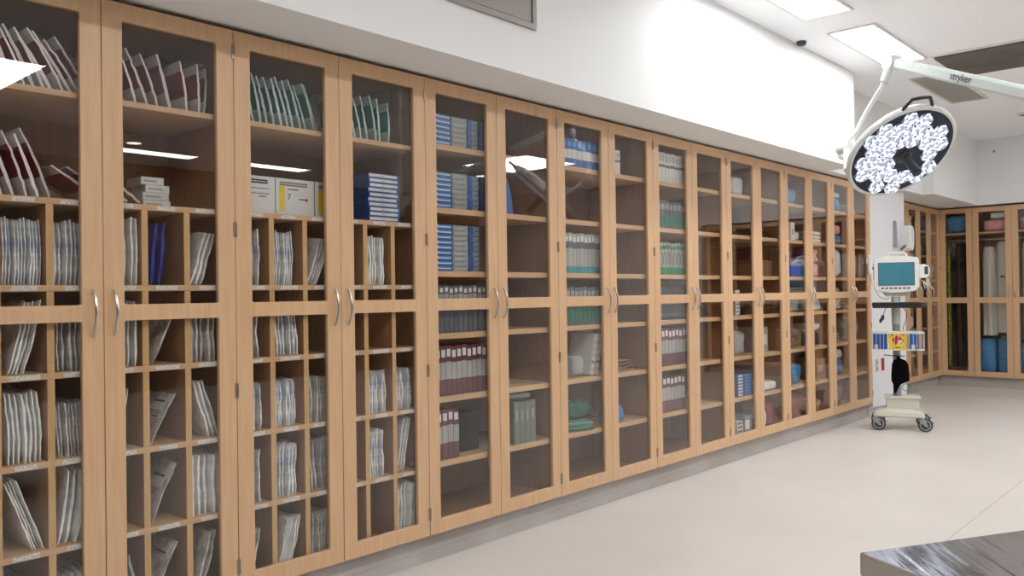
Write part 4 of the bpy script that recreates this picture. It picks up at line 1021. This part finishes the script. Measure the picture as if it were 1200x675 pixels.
# cables
b = MB()
for k_ in range(3): b.tube([(.245+.008*k_, -.03, 1.37), (.25+.012*k_, -.05, 1.30), (.235+.03*k_, -.05, 1.27), (.22, -.045, 1.34)], .004, 'cream', 6)
part('beige_cable', b, t, True)
b = MB(); b.tube([(.05, -.04, 1.105), (.085, -.05, 1.06), (.08, -.05, 1.0), (.055, -.045, .93), (.05, -.06, .90)], .003, 'dgrey', 6); part('dark_cable', b, t, True)
b = MB(); b.tube([(-.09, -.1, 1.106), (-.105, -.1, 1.06), (-.115, -.1, 1.03)], .003, 'dgrey', 6); b.tube([(-.115, -.1, 1.035), (-.12, -.1, 1.005), (-.135, -.1, .985), (-.14, -.1, .965)], [.012, .016, .014, .008], 'boxnavy', 8); part('hanging_probe', b, t, True, label='small dark blue probe on short lead')
b = MB(); b.tube([(-.11, .0, .668), (-.03, -.036, .662), (.06, -.02, .66)], .004, 'softblack', 6); part('clamp_rod', b, t, True)
# things on the cart
def cart_thing(name, label, cat, x, y, z, rz=0):
    v = Matrix.Rotation(CR, 4, 'Z') @ Vector((x, y, z)); return thing(name, label, cat, loc=(cx+v.x, cy+v.y, z), rz=CR+rz)
q = cart_thing('sharps_container', 'yellow container with red mark in the cart basket centre', 'container', 0, -.123, .7285)
b = MB(); b.prism([(-.066, 0), (.062, 0), (.082, .145), (.075, .158), (-.078, .158), (-.084, .145)], -.055, .055, 'sharps'); o3 = part('container_body', b, q)
b = MB(); b.prism([(-.045, .09), (-.01, .125), (.03, .105), (.055, .08), (.03, .055), (0, .06), (-.02, .04)], -.0565, -.0551, 'red'); b.prism([(-.005, .075), (.03, .09), (.045, .07), (.01, .055)], -.0572, -.0566, 'boxwhite'); part('hazard_mark', b, o3)
b = MB(); b.box(-.055, -.04, -.0565, -.0551, .128, .142, 'ink'); b.box(.03, .055, -.0565, -.0551, .128, .136, 'ink'); b.box(-.02, .02, -.0565, -.0551, .014, .022, 'ink'); part('printed_lines', b, o3)
for i, (x, w_, lb) in enumerate(((-.145, .115, 'blue packet upright at the left in the cart basket'), (.135, .07, 'slim blue packet at the right in the cart basket'))):
    q = cart_thing('wipes_packet', lb, 'packet', x, -.122, .7285)
    b = MB(); b.bbox(-w_/2, w_/2, -.05, .05, 0, .15, 'boxblue', .012); p_ = part('packet_body', b, q, True)
    b = MB(); b.bbox(-w_/2+.012, -w_/2+.04, -.0515, -.0495, .0, .045, 'boxwhite', .0008); part('white_corner_label', b, p_)
q = cart_thing('spray_bottle', 'translucent grey bottle standing behind the blue basket packet', 'bottle', -.095, -.02, 1.0)
q.location.z = .885
bpy.data.objects.remove(q)
q = cart_thing('hanging_cuff', 'black cuff bag hanging low on the cart pole', 'cuff', .02, -.065, .30)
b = MB()
vs = []; fs = []; n = 16
prof = [(.33, .012, -.045), (.36, .020, -.04), (.405, .035, -.03), (.44, .075, .0), (.50, .075, .0), (.59, .068, .0), (.625, .05, -.005), (.64, .018, -.008), (.662, .010, -.02)]
for z, hw, xo in prof:
    for i in range(n):
        a = 2*PI*i/n; vs.append((xo+hw*(.85 if z < .43 else 1)*math.copysign(abs(math.cos(a))**.7, math.cos(a))*(1+.05*noise.noise(Vector((i, z*20, 0)))), .028*math.copysign(abs(math.sin(a))**.7, math.sin(a)), z-.30))
for j in range(len(prof)-1):
    for i in range(n): a = j*n+i; c = j*n+(i+1) % n; fs.append((a, c, c+n, a+n))
fs.append(tuple(range(n))[::-1]); fs.append(tuple((len(prof)-1)*n+i for i in range(n)))
b.add(vs, fs, 'softblack'); part('cuff_cloth', b, q, True)
b = MB()
pts = [(.045+.032*math.cos(2*PI*k_/20), -.034, .115-.0+.032*math.sin(2*PI*k_/20)-.03) for k_ in range(21)]
b.tube(pts, .003, 'dgrey', 6, cap=False); part('coiled_tube', b, q, True)
# thermometer probe hung on the last door post
t = thing('hand_thermometer', 'white handheld thermometer with a dark button hung beside the monitor', 'thermometer', loc=(.0, 8.50, 1.40))
t.rotation_euler = (0, 0, PI/2)
b = MB(); b.lathe([(.012, .0), (.024, .012), (.030, .05), (.028, .10), (.020, .13), (.024, .155), (.028, .18), (.022, .205), (.008, .215)], 'white', 18, T=Matrix.Translation((0, -.034, .0)) @ Matrix.Diagonal((1, .8, 1, 1))); part('thermometer_body', b, t, True)
b = MB(); b.lathe([(.014, 0), (.012, .004)], 'dgrey', 14, T=Matrix.Translation((0, -.056, .075)) @ Matrix.Rotation(PI/2, 4, 'X')); part('button', b, t, True)
b = MB(); b.box(-.012, .012, -.020, -.0005, .12, .17, 'white'); part('wall_clip', b, t)
b = MB()
def Wp(x, y, z): v = Matrix.Rotation(-PI/2, 4, 'Z') @ (Vector((x, y, z))-Vector((0, 8.50, 1.40))); return v
rel = lambda x, y, z: (Matrix.Rotation(-PI/2, 4, 'Z') @ (Vector((x, y, z))-Vector((0, 8.5, 1.40))))
b.tube([rel(.034, 8.50, 1.405), rel(.05, 8.48, 1.36), rel(.10, 8.40, 1.28), rel(.20, 8.25, 1.20), rel(.30, 8.13, 1.175), rel(.345, 8.08, 1.19)], .0035, 'cream', 6); part('cord', b, t, True)

# ------------------------------------------------------------------ column fittings
t = thing('wall_bracket', 'narrow grey pointed bracket on the white column above monitor', 'bracket', loc=(0.0, 9.32, 1.71))
b = MB(); b.prism([(-.03, .0), (.045, .0), (.03, .05), (.0, .27), (-.02, .28), (-.03, .25)], -.03, -.0005, 'grey'); part('bracket_plate', b, t); t.rotation_euler = (0, 0, PI/2)
t = thing('soap_dispenser', 'white dispenser with a dark lever at the right edge of the column', 'dispenser', loc=(0.0, 9.54, 1.70)); t.rotation_euler = (0, 0, PI/2)
b = MB(); b.prism([(-.04, 0), (.06, -.02), (.10, .05), (.11, .16), (.08, .24), (-.01, .25), (-.04, .16)], -.11, 0, 'white'); q_ = part('dispenser_body', b, t); m_ = q_.modifiers.new('bev', 'BEVEL'); m_.width = .01; m_.segments = 2
b = MB(); b.prism([(-.15, -.015), (-.03, .03), (-.03, .045), (-.15, .0)], -.07, -.04, 'brown'); part('lever', b, t)
for y, m1, lb, cat in ((8.73, 'cream', 'white socket plate low on the column left of red one', 'socket'), (8.90, 'red', 'red socket plate low on the white column', 'socket')):
    t = thing('wall_socket', lb, cat, loc=(0, y, .445)); t.rotation_euler = (0, 0, PI/2)
    b = MB(); b.bbox(-.036, .036, -.008, -.0005, 0, .125, m1, .002); part('plate', b, t)
    for z in (.033, .088):
        b = MB(); b.box(-.012, .012, -.0088, -.0078, z-.012, z+.012, 'dgrey' if m1 == 'cream' else 'maroon'); part('outlet', b, t)

# ------------------------------------------------------------------ stainless table
zt = .86
t = thing('instrument_table', 'stainless steel table corner at the lower right edge', 'table', loc=(2.473, 1.333, 0))
ta = math.atan2(.35, .195)
t.rotation_euler = (0, 0, ta)
# local x runs along the far edge, local -y is the left (short) edge direction
b = MB(); b.bbox(0, 1.5, -.60, 0, zt-.038, zt, 'table', .005); tt = part('table_top', b, t)
tt.data.materials.append(M['table_edge'])
for p in tt.data.polygons: p.material_index = 0 if p.normal.z > .9 else 1
b = MB(); b.box(.03, 1.47, -.57, -.03, .25, .268, 'table_edge', bev=.003); part('lower_shelf', b, t)
for x in (.05, 1.45):
    for y in (-.55, -.05):
        b = MB(); b.tube([(x, y, .0), (x, y, .012), (x, y, .013), (x, y, zt-.0385)], [.022, .022, .016, .016], 'table_edge', 14); part('leg', b, t, True)

# ------------------------------------------------------------------ camera, world
cam = bpy.data.cameras.new('camera'); co = bpy.data.objects.new('camera', cam); C.objects.link(co)
f, yaw, pitch, roll = 987.93, math.radians(42.01672), math.radians(.46197), math.radians(-.79871)
F = Vector((-math.sin(yaw)*math.cos(pitch), math.cos(yaw)*math.cos(pitch), math.sin(pitch)))
r_ = Vector((math.cos(yaw), math.sin(yaw), 0)); u_ = r_.cross(F)
rx = r_*math.cos(roll)+u_*math.sin(roll); ux = -r_*math.sin(roll)+u_*math.cos(roll)
co.matrix_world = Matrix(((rx.x, ux.x, -F.x, 2.9561), (rx.y, ux.y, -F.y, 0), (rx.z, ux.z, -F.z, 1.267), (0, 0, 0, 1)))
cam.sensor_width = 36; cam.lens = 36*f/1200; cam.clip_start = .05
sc = bpy.context.scene; sc.camera = co
w = bpy.data.worlds.new('world'); sc.world = w; w.use_nodes = True
w.node_tree.nodes['Background'].inputs['Color'].default_value = (.9, .92, 1, 1); w.node_tree.nodes['Background'].inputs['Strength'].default_value = .3
sc.view_settings.view_transform = 'Standard'; sc.view_settings.look = 'None'; sc.view_settings.gamma = 1; sc.view_settings.exposure = .38
sc.view_settings.use_curve_mapping = False
